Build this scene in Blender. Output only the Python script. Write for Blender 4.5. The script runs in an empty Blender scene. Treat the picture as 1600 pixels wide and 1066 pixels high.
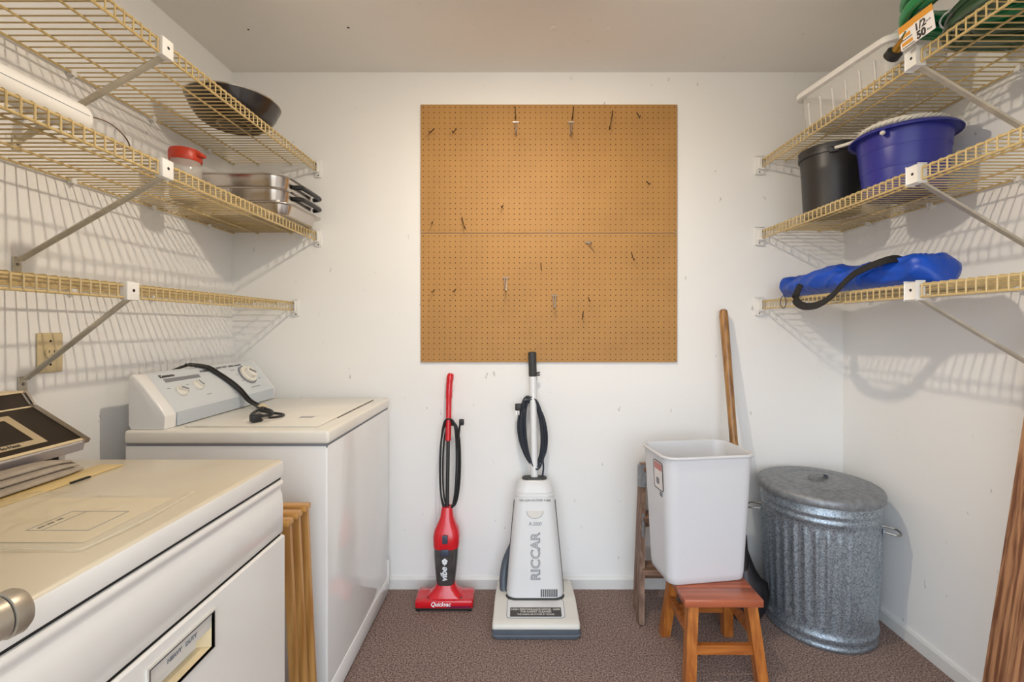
import bpy, bmesh, math, random
from mathutils import Vector, Matrix, noise
random.seed(7)
PI = math.pi
SC = bpy.context.scene
COL = SC.collection

# ------------------------------------------------------------------ camera
F = 711.111                       # focal length in pixels of a 1600 px wide frame (16 mm on 36 mm)
EYE = 1.24
cam = bpy.data.cameras.new('camera'); camo = bpy.data.objects.new('camera', cam); COL.objects.link(camo)
cam.sensor_width = 36.0; cam.lens = 16.0; cam.clip_start = 0.02
cam.shift_x = -15/1600.0; cam.shift_y = -22/1600.0
camo.location = (0, 0, EYE); camo.rotation_euler = (PI/2, 0, 0)
SC.camera = camo

# ------------------------------------------------------------------ world, daylight through the doorway, exposure
W = bpy.data.worlds.new('world'); SC.world = W; W.use_nodes = True
# overcast sky above the horizon, dull ground below it
wn = W.node_tree; wtc = wn.nodes.new('ShaderNodeTexCoord'); wsx = wn.nodes.new('ShaderNodeSeparateXYZ')
wmr = wn.nodes.new('ShaderNodeMapRange'); wmr.inputs[1].default_value = -0.04; wmr.inputs[2].default_value = 0.04
wmx = wn.nodes.new('ShaderNodeMix'); wmx.data_type = 'RGBA'
wmx.inputs[6].default_value = (0.32, 0.30, 0.27, 1); wmx.inputs[7].default_value = (0.82, 0.92, 1.03, 1)
wn.links.new(wtc.outputs['Generated'], wsx.inputs[0]); wn.links.new(wsx.outputs['Z'], wmr.inputs[0])
wn.links.new(wmr.outputs[0], wmx.inputs[0]); wn.links.new(wmx.outputs[2], wn.nodes['Background'].inputs[0])
wn.nodes['Background'].inputs[1].default_value = 4.2
DOOR = (-0.92, 1.15, 2.15)        # x0, x1, height of the doorway behind the camera
pl = bpy.data.lights.new('doorway_portal', 'AREA'); pl.shape = 'RECTANGLE'
pl.size = DOOR[1]-DOOR[0]; pl.size_y = DOOR[2]; pl.cycles.is_portal = True
plo = bpy.data.objects.new('doorway_portal', pl); COL.objects.link(plo)
plo.location = ((DOOR[0]+DOOR[1])/2, -0.53, DOOR[2]/2); plo.rotation_euler = (PI/2, 0, 0)
BULB_STRENGTH = 2300.0
BULB = (0.0, 1.2, 2.235)
vs = SC.view_settings
vs.view_transform = 'Standard'; vs.look = 'None'; vs.gamma = 1.0; vs.use_curve_mapping = False
vs.exposure = 0.07

# ------------------------------------------------------------------ materials
def lin(c):
    return tuple(((v/255.0)/12.92 if v/255.0 <= 0.04045 else ((v/255.0+0.055)/1.055)**2.4) for v in c)
def mat(name, rgb, rough=0.5, metal=0.0, var=0.0, vscale=8.0, bump=0.0, bscale=60.0, spec=0.5, coat=0.0, rgb2=None, stretch=None, trans=0.0, alpha=1.0):
    m = bpy.data.materials.new(name); m.use_nodes = True
    nt = m.node_tree; b = nt.nodes['Principled BSDF']
    c = lin(rgb)
    b.inputs['Base Color'].default_value = (*c, 1); b.inputs['Roughness'].default_value = rough
    b.inputs['Metallic'].default_value = metal; b.inputs['Specular IOR Level'].default_value = spec
    b.inputs['Coat Weight'].default_value = coat; b.inputs['Coat Roughness'].default_value = 0.08
    b.inputs['Transmission Weight'].default_value = trans; b.inputs['Alpha'].default_value = alpha
    tc = nt.nodes.new('ShaderNodeTexCoord'); mp = nt.nodes.new('ShaderNodeMapping')
    nt.links.new(tc.outputs['Object'], mp.inputs['Vector'])
    if stretch: mp.inputs['Scale'].default_value = stretch
    if var > 0 or rgb2:
        n = nt.nodes.new('ShaderNodeTexNoise'); n.inputs['Scale'].default_value = vscale; n.inputs['Detail'].default_value = 5
        nt.links.new(mp.outputs[0], n.inputs['Vector'])
        mx = nt.nodes.new('ShaderNodeMix'); mx.data_type = 'RGBA'
        c2 = lin(rgb2) if rgb2 else tuple(v*(1-var) for v in c)
        mx.inputs[6].default_value = (*c, 1); mx.inputs[7].default_value = (*c2, 1)
        rp = nt.nodes.new('ShaderNodeValToRGB'); rp.color_ramp.elements[0].position = 0.35; rp.color_ramp.elements[1].position = 0.68
        nt.links.new(n.outputs['Fac'], rp.inputs[0]); nt.links.new(rp.outputs[0], mx.inputs[0])
        nt.links.new(mx.outputs[2], b.inputs['Base Color'])
    if bump > 0:
        n2 = nt.nodes.new('ShaderNodeTexNoise'); n2.inputs['Scale'].default_value = bscale; n2.inputs['Detail'].default_value = 4
        nt.links.new(mp.outputs[0], n2.inputs['Vector'])
        bp = nt.nodes.new('ShaderNodeBump'); bp.inputs['Strength'].default_value = bump; bp.inputs['Distance'].default_value = 0.004
        nt.links.new(n2.outputs['Fac'], bp.inputs['Height']); nt.links.new(bp.outputs[0], b.inputs['Normal'])
    return m

def wood(name, a, b_, axis='Z', scale=26.0, rough=0.5, coat=0.0, contrast=1.0):
    m = bpy.data.materials.new(name); m.use_nodes = True
    nt = m.node_tree; b = nt.nodes['Principled BSDF']; b.inputs['Roughness'].default_value = rough
    b.inputs['Coat Weight'].default_value = coat; b.inputs['Coat Roughness'].default_value = 0.15
    tc = nt.nodes.new('ShaderNodeTexCoord'); mp = nt.nodes.new('ShaderNodeMapping')
    s = {'X': (0.06, 1, 1), 'Y': (1, 0.06, 1), 'Z': (1, 1, 0.06)}[axis]
    mp.inputs['Scale'].default_value = s
    nt.links.new(tc.outputs['Object'], mp.inputs['Vector'])
    n0 = nt.nodes.new('ShaderNodeTexNoise'); n0.inputs['Scale'].default_value = 9; n0.inputs['Detail'].default_value = 2
    nt.links.new(mp.outputs[0], n0.inputs['Vector'])
    ad = nt.nodes.new('ShaderNodeVectorMath'); ad.operation = 'MULTIPLY_ADD'
    ad.inputs[1].default_value = (0.05, 0.05, 0.05)
    nt.links.new(n0.outputs['Color'], ad.inputs[0]); nt.links.new(mp.outputs[0], ad.inputs[2])
    n = nt.nodes.new('ShaderNodeTexNoise'); n.inputs['Scale'].default_value = scale*3; n.inputs['Detail'].default_value = 4
    nt.links.new(ad.outputs[0], n.inputs['Vector'])
    rp = nt.nodes.new('ShaderNodeValToRGB')
    rp.color_ramp.elements[0].position = 0.5-0.14/contrast; rp.color_ramp.elements[1].position = 0.5+0.14/contrast
    rp.color_ramp.elements[0].color = (*lin(b_), 1); rp.color_ramp.elements[1].color = (*lin(a), 1)
    nt.links.new(n.outputs['Fac'], rp.inputs[0]); nt.links.new(rp.outputs[0], b.inputs['Base Color'])
    bp = nt.nodes.new('ShaderNodeBump'); bp.inputs['Strength'].default_value = 0.25; bp.inputs['Distance'].default_value = 0.002
    nt.links.new(n.outputs['Fac'], bp.inputs['Height']); nt.links.new(bp.outputs[0], b.inputs['Normal'])
    return m

def wall_mat(name, rgb, scuff=0.5):
    m = bpy.data.materials.new(name); m.use_nodes = True
    nt = m.node_tree; b = nt.nodes['Principled BSDF']; b.inputs['Roughness'].default_value = 0.55
    b.inputs['Specular IOR Level'].default_value = 0.3
    tc = nt.nodes.new('ShaderNodeTexCoord')
    n = nt.nodes.new('ShaderNodeTexNoise'); n.inputs['Scale'].default_value = 1.6; n.inputs['Detail'].default_value = 3
    nt.links.new(tc.outputs['Object'], n.inputs['Vector'])
    c = lin(rgb)
    mx = nt.nodes.new('ShaderNodeMix'); mx.data_type = 'RGBA'
    mx.inputs[6].default_value = (*c, 1); mx.inputs[7].default_value = (*[v*0.94 for v in c], 1)
    nt.links.new(n.outputs['Fac'], mx.inputs[0])
    # sparse scuffs: two noises multiplied so that only a few short marks remain
    mp = nt.nodes.new('ShaderNodeMapping'); mp.inputs['Scale'].default_value = (1.0, 1.0, 0.45); mp.inputs['Rotation'].default_value = (0.2, 0.5, 0.1)
    nt.links.new(tc.outputs['Object'], mp.inputs['Vector'])
    n3 = nt.nodes.new('ShaderNodeTexNoise'); n3.inputs['Scale'].default_value = 34; n3.inputs['Detail'].default_value = 3
    nt.links.new(mp.outputs[0], n3.inputs['Vector'])
    r3 = nt.nodes.new('ShaderNodeValToRGB'); r3.color_ramp.elements[0].position = 0.715; r3.color_ramp.elements[1].position = 0.76
    nt.links.new(n3.outputs['Fac'], r3.inputs[0])
    ml = nt.nodes.new('ShaderNodeMath'); ml.operation = 'MULTIPLY'; ml.inputs[1].default_value = scuff
    nt.links.new(r3.outputs[0], ml.inputs[0])
    mx2 = nt.nodes.new('ShaderNodeMix'); mx2.data_type = 'RGBA'
    nt.links.new(ml.outputs[0], mx2.inputs[0]); nt.links.new(mx.outputs[2], mx2.inputs[6])
    mx2.inputs[7].default_value = (*lin((150, 145, 138)), 1)
    nt.links.new(mx2.outputs[2], b.inputs['Base Color'])
    n2 = nt.nodes.new('ShaderNodeTexNoise'); n2.inputs['Scale'].default_value = 14; n2.inputs['Detail'].default_value = 5
    nt.links.new(tc.outputs['Object'], n2.inputs['Vector'])
    bp = nt.nodes.new('ShaderNodeBump'); bp.inputs['Strength'].default_value = 0.12; bp.inputs['Distance'].default_value = 0.006
    nt.links.new(n2.outputs['Fac'], bp.inputs['Height']); nt.links.new(bp.outputs[0], b.inputs['Normal'])
    return m

def carpet_mat():
    m = bpy.data.materials.new('carpet'); m.use_nodes = True
    nt = m.node_tree; b = nt.nodes['Principled BSDF']; b.inputs['Roughness'].default_value = 0.95
    b.inputs['Specular IOR Level'].default_value = 0.1
    tc = nt.nodes.new('ShaderNodeTexCoord')
    v = nt.nodes.new('ShaderNodeTexNoise'); v.inputs['Scale'].default_value = 175; v.inputs['Detail'].default_value = 3
    nt.links.new(tc.outputs['Object'], v.inputs['Vector'])
    rp = nt.nodes.new('ShaderNodeValToRGB'); el = rp.color_ramp.elements
    el[0].position = 0.30; el[0].color = (*lin((76, 60, 56)), 1)
    el[1].position = 0.72; el[1].color = (*lin((196, 176, 164)), 1)
    e = el.new(0.5); e.color = (*lin((144, 124, 116)), 1)
    nt.links.new(v.outputs['Fac'], rp.inputs[0])
    n = nt.nodes.new('ShaderNodeTexNoise'); n.inputs['Scale'].default_value = 2.2
    nt.links.new(tc.outputs['Object'], n.inputs['Vector'])
    mx = nt.nodes.new('ShaderNodeMix'); mx.data_type = 'RGBA'; mx.blend_type = 'MULTIPLY'; mx.inputs[0].default_value = 1
    r2 = nt.nodes.new('ShaderNodeValToRGB'); r2.color_ramp.elements[0].color = (0.82, 0.8, 0.82, 1); r2.color_ramp.elements[1].color = (1, 0.97, 0.95, 1)
    nt.links.new(n.outputs['Fac'], r2.inputs[0])
    nt.links.new(rp.outputs[0], mx.inputs[6]); nt.links.new(r2.outputs[0], mx.inputs[7])
    nt.links.new(mx.outputs[2], b.inputs['Base Color'])
    bp = nt.nodes.new('ShaderNodeBump'); bp.inputs['Strength'].default_value = 0.8; bp.inputs['Distance'].default_value = 0.006
    nt.links.new(v.outputs['Fac'], bp.inputs['Height']); nt.links.new(bp.outputs[0], b.inputs['Normal'])
    return m

def galv_mat():
    m = bpy.data.materials.new('galvanized_steel'); m.use_nodes = True
    nt = m.node_tree; b = nt.nodes['Principled BSDF']; b.inputs['Metallic'].default_value = 0.75
    tc = nt.nodes.new('ShaderNodeTexCoord')
    v = nt.nodes.new('ShaderNodeTexVoronoi'); v.inputs['Scale'].default_value = 230
    nt.links.new(tc.outputs['Object'], v.inputs['Vector'])
    n = nt.nodes.new('ShaderNodeTexNoise'); n.inputs['Scale'].default_value = 120; n.inputs['Detail'].default_value = 6; n.inputs['Roughness'].default_value = 0.7
    nt.links.new(tc.outputs['Object'], n.inputs['Vector'])
    mx = nt.nodes.new('ShaderNodeMix'); mx.data_type = 'RGBA'; mx.inputs[0].default_value = 0.55
    nt.links.new(v.outputs['Color'], mx.inputs[6]); nt.links.new(n.outputs['Color'], mx.inputs[7])
    bw = nt.nodes.new('ShaderNodeRGBToBW'); nt.links.new(mx.outputs[2], bw.inputs[0])
    rp = nt.nodes.new('ShaderNodeValToRGB'); el = rp.color_ramp.elements
    el[0].position = 0.30; el[0].color = (*lin((112, 124, 136)), 1)
    el[1].position = 0.78; el[1].color = (*lin((196, 206, 214)), 1)
    nt.links.new(bw.outputs[0], rp.inputs[0]); nt.links.new(rp.outputs[0], b.inputs['Base Color'])
    r2 = nt.nodes.new('ShaderNodeMapRange'); r2.inputs[3].default_value = 0.34; r2.inputs[4].default_value = 0.48
    nt.links.new(bw.outputs[0], r2.inputs[0]); nt.links.new(r2.outputs[0], b.inputs['Roughness'])
    return m

def plastic_film(name, tint=(240, 240, 240), amount=0.25, rough=0.15):
    m = bpy.data.materials.new(name); m.use_nodes = True
    nt = m.node_tree; out = nt.nodes['Material Output']; b = nt.nodes['Principled BSDF']
    b.inputs['Base Color'].default_value = (*lin(tint), 1); b.inputs['Roughness'].default_value = rough
    t = nt.nodes.new('ShaderNodeBsdfTransparent'); mx = nt.nodes.new('ShaderNodeMixShader'); mx.inputs[0].default_value = amount
    nt.links.new(t.outputs[0], mx.inputs[1]); nt.links.new(b.outputs[0], mx.inputs[2]); nt.links.new(mx.outputs[0], out.inputs[0])
    return m

def emit(name, rgb, strength):
    m = bpy.data.materials.new(name); m.use_nodes = True
    b = m.node_tree.nodes['Principled BSDF']
    b.inputs['Base Color'].default_value = (*rgb, 1)
    b.inputs['Emission Color'].default_value = (*rgb, 1); b.inputs['Emission Strength'].default_value = strength
    return m

M = {
 'wall': wall_mat('wall_paint', (242, 241, 239)),
 'ceil': wall_mat('ceiling_paint', (238, 235, 230), 0.15),
 'base': mat('baseboard_paint', (226, 225, 222), 0.4, var=0.06, vscale=12),
 'carpet': carpet_mat(),
 'wire': mat('almond_vinyl_wire', (206, 180, 124), 0.35, var=0.12, vscale=5, coat=0.2),
 'clip': mat('white_clip_plastic', (232, 230, 226), 0.4),
 'steel': mat('brace_steel', (206, 198, 180), 0.42, 0.25, var=0.25, vscale=14),
 'dark': mat('dark_hole', (30, 27, 24), 0.8),
 'screw': mat('screw_metal', (150, 145, 138), 0.35, 0.9),
 'enamel': mat('white_enamel', (236, 235, 233), 0.10, var=0.03, vscale=2, coat=0.4),
 'enamel_old': mat('aged_white_enamel', (232, 229, 224), 0.22, var=0.05, vscale=3, coat=0.3),
 'top_old': mat('cream_dryer_top', (214, 202, 178), 0.3, var=0.06, vscale=4, coat=0.3),
 'top_wash': mat('cream_washer_top', (238, 233, 222), 0.28, var=0.08, vscale=5, coat=0.3),
 'bluegrey': mat('blue_grey_panel', (206, 211, 216), 0.35),
 'panel_edge': mat('panel_edge', (192, 200, 208), 0.35),
 'ink': mat('dark_ink', (52, 48, 48), 0.6),
 'grey_ink': mat('grey_ink', (128, 130, 136), 0.6),
 'knobw': mat('cream_knob', (230, 226, 216), 0.35),
 'brownpanel': mat('brown_console_panel', (46, 36, 28), 0.3, var=0.3, vscale=20),
 'tanprint': mat('tan_console_print', (186, 168, 136), 0.45),
 'chrome': mat('worn_chrome', (200, 194, 188), 0.22, 0.95),
 'lavender': mat('brushed_trim', (176, 170, 172), 0.35, 0.7),
 'tan': mat('tan_recess', (226, 206, 166), 0.4, var=0.1, vscale=30),
 'lint': mat('yellowed_lint_cover', (224, 198, 138), 0.45, var=0.1, vscale=12),
 'cloth': mat('grey_cloth', (176, 164, 150), 0.9, var=0.15, vscale=40, bump=0.4, bscale=300),
 'film': plastic_film('clear_plastic_film', (240, 232, 214), 0.22, 0.12),
 'paper': mat('cream_paper', (226, 212, 182), 0.8, var=0.05, vscale=9),
 'nickel': mat('tarnished_nickel', (182, 170, 152), 0.38, 0.6, var=0.25, vscale=30),
 'black_rub': mat('black_rubber', (26, 25, 26), 0.45),
 'black_pl': mat('black_plastic', (34, 33, 34), 0.38, coat=0.1),
 'black_pan': mat('black_nonstick', (38, 30, 27), 0.28, var=0.3, vscale=6, coat=0.3),
 'pan_steel': mat('stainless_steel', (206, 200, 194), 0.22, 1.0, var=0.1, vscale=3),
 'red': mat('red_plastic', (206, 16, 30), 0.22, coat=0.5),
 'redlid': mat('red_jar_lid', (196, 60, 36), 0.4, var=0.15, vscale=30),
 'jar': plastic_film('clear_jar_plastic', (222, 218, 210), 0.45, 0.12),
 'jarfill': mat('jar_contents', (186, 176, 164), 0.7, var=0.4, vscale=40),
 'smoke': mat('smoked_plastic', (74, 70, 70), 0.18, var=0.35, vscale=35, coat=0.5),
 'slate': mat('slate_button', (66, 74, 92), 0.35),
 'whiteprint': mat('white_print', (236, 240, 244), 0.5),
 'purple': mat('purple_stripe', (120, 20, 70), 0.25, coat=0.4),
 'vacwhite': mat('light_grey_plastic', (222, 222, 222), 0.3, var=0.03, vscale=6),
 'vaccream': mat('cream_plastic', (218, 214, 206), 0.35, var=0.05, vscale=8),
 'bumper': mat('slate_bumper', (84, 92, 102), 0.45, var=0.15, vscale=20),
 'bluecord': mat('navy_cord', (38, 44, 56), 0.4),
 'plate': mat('dark_name_plate', (64, 62, 60), 0.4),
 'silverprint': mat('silver_print', (208, 204, 196), 0.5),
 'tubewhite': mat('white_painted_tube', (226, 227, 228), 0.25, coat=0.3),
 'grip': mat('dark_grey_grip', (56, 56, 55), 0.55),
 'basket': mat('white_basket_plastic', (214, 214, 217), 0.42, var=0.02, vscale=3),
 'stool_top': wood('red_brown_stool_top', (178, 98, 66), (146, 72, 46), 'X', 20, 0.3, 0.4),
 'stool_leg': wood('honey_stool_wood', (190, 118, 52), (150, 82, 30), 'Z', 22, 0.32, 0.4),
 'stool_rail': wood('honey_rail_wood', (186, 112, 50), (146, 78, 30), 'X', 22, 0.32, 0.4),
 'ladder': wood('weathered_wood', (146, 118, 100), (104, 78, 64), 'Z', 26, 0.7),
 'ladderx': wood('weathered_step_wood', (146, 114, 94), (106, 78, 62), 'X', 26, 0.7),
 'tray': wood('golden_tray_wood', (206, 156, 84), (176, 124, 58), 'X', 22, 0.35, 0.3),
 'trayz': wood('golden_leg_wood', (200, 152, 90), (170, 120, 62), 'Z', 22, 0.35, 0.3),
 'stud': wood('pine_stud', (176, 128, 90), (112, 70, 44), 'Z', 30, 0.65, contrast=1.5),
 'handle': wood('worn_handle_wood', (170, 124, 70), (120, 80, 40), 'Z', 22, 0.4, 0.2),
 'blade': mat('dark_steel_blade', (66, 62, 64), 0.4, 0.7, var=0.3, vscale=14),
 'galv': galv_mat(),
 'galv_lid': mat('dull_galvanized_lid', (150, 154, 158), 0.5, 0.6, rgb2=(126, 128, 132), vscale=55),
 'hard': mat('hardboard', (180, 134, 74), 0.62, var=0.1, vscale=5, bump=0.08, bscale=400),
 'hole_shade': mat('hole_shade_brown', (92, 62, 30), 0.8),  # shade of the cavity behind the pegboard holes, put into colour
 'hook': mat('rusty_hook_steel', (92, 74, 58), 0.5, 0.7, var=0.4, vscale=80),
 'hook_s': mat('zinc_hook_steel', (186, 180, 172), 0.35, 0.85),
 'outlet': mat('almond_outlet', (206, 188, 148), 0.4),
 'bin': plastic_film('clear_bin_plastic', (226, 224, 220), 0.34, 0.2),
 'binrim': mat('white_bin_rim', (234, 232, 228), 0.35),
 'bingrey': mat('frosted_rib', (230, 228, 224), 0.4),
 'green': mat('bright_green_hose', (0, 128, 70), 0.3, coat=0.3),
 'dkgreen': mat('dark_green_hose', (62, 88, 62), 0.28, var=0.3, vscale=12, coat=0.4),
 'brass': mat('brass', (180, 140, 64), 0.3, 0.9),
 'orange': mat('orange_card', (216, 150, 48), 0.6),
 'card': mat('white_card', (228, 224, 222), 0.6),
 'bucket': mat('charcoal_bucket', (46, 44, 44), 0.42, var=0.1, vscale=6),
 'tub': mat('royal_blue_plastic', (44, 48, 142), 0.34, var=0.08, vscale=4),
 'rope': mat('white_rope', (226, 220, 208), 0.85, bump=0.8, bscale=160, stretch=(1, 1, 1)),
 'nylon': mat('blue_nylon', (8, 76, 190), 0.42, var=0.25, vscale=9, bump=0.35, bscale=16),
 'strap': mat('black_webbing', (20, 19, 21), 0.7),
}

# ------------------------------------------------------------------ mesh helpers
class MB:
    def __init__(s): s.v = []; s.f = []
    def add(s, vs_, fs):
        o = len(s.v); s.v += [tuple(v) for v in vs_]; s.f += [tuple(i+o for i in f) for f in fs]; return s
    def box(s, x0, x1, y0, y1, z0, z1):
        v = [(x, y, z) for x in (x0, x1) for y in (y0, y1) for z in (z0, z1)]
        return s.add(v, [(0, 1, 3, 2), (4, 6, 7, 5), (0, 4, 5, 1), (2, 3, 7, 6), (0, 2, 6, 4), (1, 5, 7, 3)])
    def rbox(s, x0, x1, y0, y1, z0, z1, b=0.004, seg=2):
        bm = bmesh.new(); bmesh.ops.create_cube(bm, size=1)
        for v in bm.verts:
            v.co = Vector(((x0+x1)/2+v.co.x*(x1-x0), (y0+y1)/2+v.co.y*(y1-y0), (z0+z1)/2+v.co.z*(z1-z0)))
        bmesh.ops.bevel(bm, geom=list(bm.edges), offset=b, segments=seg, profile=0.5, affect='EDGES')
        return s.from_bm(bm)
    def from_bm(s, bm):
        bm.verts.index_update()
        s.add([v.co[:] for v in bm.verts], [[v.index for v in f.verts] for f in bm.faces]); bm.free(); return s
    def bar(s, p, q, w, t, up=(0, 0, 1)):
        """rectangular bar from p to q; w along side, t along the other axis"""
        p = Vector(p); q = Vector(q); d = (q-p).normalized(); u = Vector(up)
        sd = d.cross(u)
        if sd.length < 1e-5: sd = d.cross(Vector((0, 1, 0)))
        sd.normalize(); n = sd.cross(d).normalized()
        v = [e+sd*a*w/2+n*c*t/2 for e in (p, q) for a, c in ((-1, -1), (1, -1), (1, 1), (-1, 1))]
        return s.add(v, [(3, 2, 1, 0), (4, 5, 6, 7), (0, 1, 5, 4), (1, 2, 6, 5), (2, 3, 7, 6), (3, 0, 4, 7)])
    def prism(s, prof, a0, a1, axis='Y'):
        """extrude a closed 2D profile; axis Y: (x,z) ; axis X: (y,z) ; axis Z: (x,y)"""
        mk = {'Y': lambda p, a: (p[0], a, p[1]), 'X': lambda p, a: (a, p[0], p[1]), 'Z': lambda p, a: (p[0], p[1], a)}[axis]
        n = len(prof); v = [mk(p, a0) for p in prof]+[mk(p, a1) for p in prof]
        f = [tuple(range(n)), tuple(range(2*n-1, n-1, -1))]+[(i, i+n, (i+1) % n+n, (i+1) % n) for i in range(n)]
        return s.add(v, f)
    def rings(s, rs, cap0=True, cap1=True, closed=False):
        n = len(rs[0]); v = [p for r in rs for p in r]; f = []
        m = len(rs)
        for k in range(m if closed else m-1):
            for i in range(n):
                a = k*n+i; b = k*n+(i+1) % n; c = ((k+1) % m)*n+(i+1) % n; d = ((k+1) % m)*n+i
                f.append((a, b, c, d))
        if cap0 and not closed: f.append(tuple(range(n-1, -1, -1)))
        if cap1 and not closed: f.append(tuple(range((m-1)*n, m*n)))
        return s.add(v, f)
    def lathe(s, prof, c=(0, 0, 0), n=32, cap0=True, cap1=True, sx=1, sy=1):
        return s.rings([[(c[0]+r*sx*math.cos(2*PI*i/n), c[1]+r*sy*math.sin(2*PI*i/n), c[2]+z) for i in range(n)] for r, z in prof], cap0, cap1)
    def tube(s, pts, r, n=8, closed=False, caps=True):
        pts = [Vector(p) for p in pts]; m = len(pts)
        rr_ = r if isinstance(r, (list, tuple)) else [r]*m
        T = []
        for i in range(m):
            a = pts[i-1] if (i > 0 or closed) else pts[i]; b = pts[(i+1) % m] if (i < m-1 or closed) else pts[i]
            T.append((b-a).normalized())
        u = T[0].orthogonal().normalized(); rs = []
        for i in range(m):
            if i > 0:
                q = T[i-1].rotation_difference(T[i]); u = q @ u
                u = (u-T[i]*u.dot(T[i])).normalized()
            w = T[i].cross(u)
            rs.append([pts[i]+(u*math.cos(2*PI*k/n)+w*math.sin(2*PI*k/n))*rr_[i] for k in range(n)])
        return s.rings(rs, caps, caps, closed)
    def cyl(s, p, q, r, n=20, r2=None):
        return s.tube([p, q], [r, r if r2 is None else r2], n)
    def ribbon(s, pts, w, wd, t=0.003):
        """flat strap through pts; wd = width direction (vector or list)"""
        pts = [Vector(p) for p in pts]; m = len(pts); rs = []
        for i in range(m):
            d = (pts[min(i+1, m-1)]-pts[max(i-1, 0)]).normalized()
            ww = Vector(wd[i] if isinstance(wd, list) else wd); ww = (ww-d*ww.dot(d)).normalized()
            nn = d.cross(ww)
            rs.append([pts[i]+ww*a*w/2+nn*c*t/2 for a, c in ((-1, -1), (1, -1), (1, 1), (-1, 1))])
        return s.rings(rs)
    def xf(s, mx):
        s.v = [tuple(mx @ Vector(v)) for v in s.v]; return s

def rrect(w, d, r, n=5, cx=0, cy=0, z=0, rot=0):
    out = []
    for sx, sy, a0 in ((1, 1, 0), (-1, 1, PI/2), (-1, -1, PI), (1, -1, 1.5*PI)):
        for k in range(n+1):
            a = a0+PI/2*k/n
            out.append((sx*(w/2-r)+r*math.cos(a), sy*(d/2-r)+r*math.sin(a)))
    c, s_ = math.cos(rot), math.sin(rot)
    return [(cx+x*c-y*s_, cy+x*s_+y*c, z) for x, y in out]

def smooth_path(pts, k=6, closed=False):
    pts = [Vector(p) for p in pts]; n = len(pts); out = []
    rng = range(n) if closed else range(n-1)
    for i in rng:
        p0 = pts[(i-1) % n] if (closed or i > 0) else pts[i]; p1 = pts[i]; p2 = pts[(i+1) % n]
        p3 = pts[(i+2) % n] if (closed or i+2 < n) else p2
        for j in range(k):
            t = j/k
            out.append(0.5*((2*p1)+(p2-p0)*t+(2*p0-5*p1+4*p2-p3)*t*t+(3*p1-p0-3*p2+p3)*t**3))
    if not closed: out.append(pts[-1])
    return out

def link(name, me, m, parent=None, smooth=True, angle=35):
    if isinstance(me, MB):
        d = bpy.data.meshes.new(name); d.from_pydata(me.v, [], me.f); d.update()
        bm = bmesh.new(); bm.from_mesh(d); bmesh.ops.recalc_face_normals(bm, faces=bm.faces)
        bm.to_mesh(d); bm.free()
        if smooth:
            d.polygons.foreach_set('use_smooth', [True]*len(d.polygons))
            try: d.set_sharp_from_angle(angle=math.radians(angle))
            except Exception: pass
    else: d = me
    if m is not None and not d.materials: d.materials.append(M[m] if isinstance(m, str) else m)
    o = bpy.data.objects.new(name, d); COL.objects.link(o)
    if parent: o.parent = parent
    return o
def part(name, mb, m, parent, world=False, label=None, smooth=True, angle=35, loc=None, rot=None):
    """a child mesh; world=True: the mesh was written in world coordinates, shift it into its (unrotated) root"""
    if world:
        r = parent
        while r.parent: r = r.parent
        o = r.location; mb.v = [(v[0]-o[0], v[1]-o[1], v[2]-o[2]) for v in mb.v]
    ob = link(name, mb, m, parent, smooth, angle)
    if loc: ob.location = loc
    if rot: ob.rotation_euler = rot
    if label: ob['label'] = label
    return ob
def tag(o, label, cat, group=None):
    o['label'] = label; o['category'] = cat
    if group: o['group'] = group
    return o
def thing(name, loc, label, cat, group=None, rotz=0):
    o = bpy.data.objects.new(name, None); COL.objects.link(o); o.location = loc; o.rotation_euler = (0, 0, rotz)
    o.empty_display_size = 0.05
    return tag(o, label, cat, group)
def solo(name, mb, m, label, cat, group=None, base=None, **kw):
    """a thing that is one mesh; world coordinates, origin moved to base"""
    if base: mb.v = [(v[0]-base[0], v[1]-base[1], v[2]-base[2]) for v in mb.v]
    o = link(name, mb, m, None, **kw)
    if base: o.location = base
    return tag(o, label, cat, group)
def struct(name, mb, m, parent=None, smooth=False):
    o = link(name, mb, m, parent, smooth)
    if not parent: o['kind'] = 'structure'
    return o
def text(body, size, mx, m, parent, name='lettering', outline=0.0, ex=0.0004, sx=1.0, bold=0.0, world=True, shear=0.0):
    c = bpy.data.curves.new('txt', 'FONT'); c.body = body; c.size = size; c.align_x = 'CENTER'; c.align_y = 'CENTER'
    c.extrude = ex; c.resolution_u = 3; c.offset = bold; c.shear = shear
    if outline > 0: c.fill_mode = 'NONE'; c.bevel_depth = outline; c.bevel_resolution = 0; c.extrude = 0
    t = bpy.data.objects.new('txt', c); COL.objects.link(t)
    dg = bpy.context.evaluated_depsgraph_get()
    me = bpy.data.meshes.new_from_object(t.evaluated_get(dg)); bpy.data.objects.remove(t); bpy.data.curves.remove(c)
    me.transform(Matrix.Diagonal((sx, 1, 1, 1)))
    me.transform(mx)
    if world:
        r = parent
        while r.parent: r = r.parent
        me.transform(Matrix.Translation(-r.location))
    me.materials.clear()
    o = link(name, me, m, parent); return o
def frame(o, x, y):
    """matrix with origin o, text running along x, letter tops along y"""
    x = Vector(x).normalized(); y = Vector(y); y = (y-x*y.dot(x)).normalized(); z = x.cross(y)
    m = Matrix.Identity(4)
    for i in range(3): m[i][0] = x[i]; m[i][1] = y[i]; m[i][2] = z[i]; m[i][3] = o[i]
    return m
def at(px, py, Y):
    """point at depth Y that the survey of the photograph puts at that pixel"""
    return Vector(((px-815)/F*Y, Y, EYE-(py-511)/F*Y))

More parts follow.
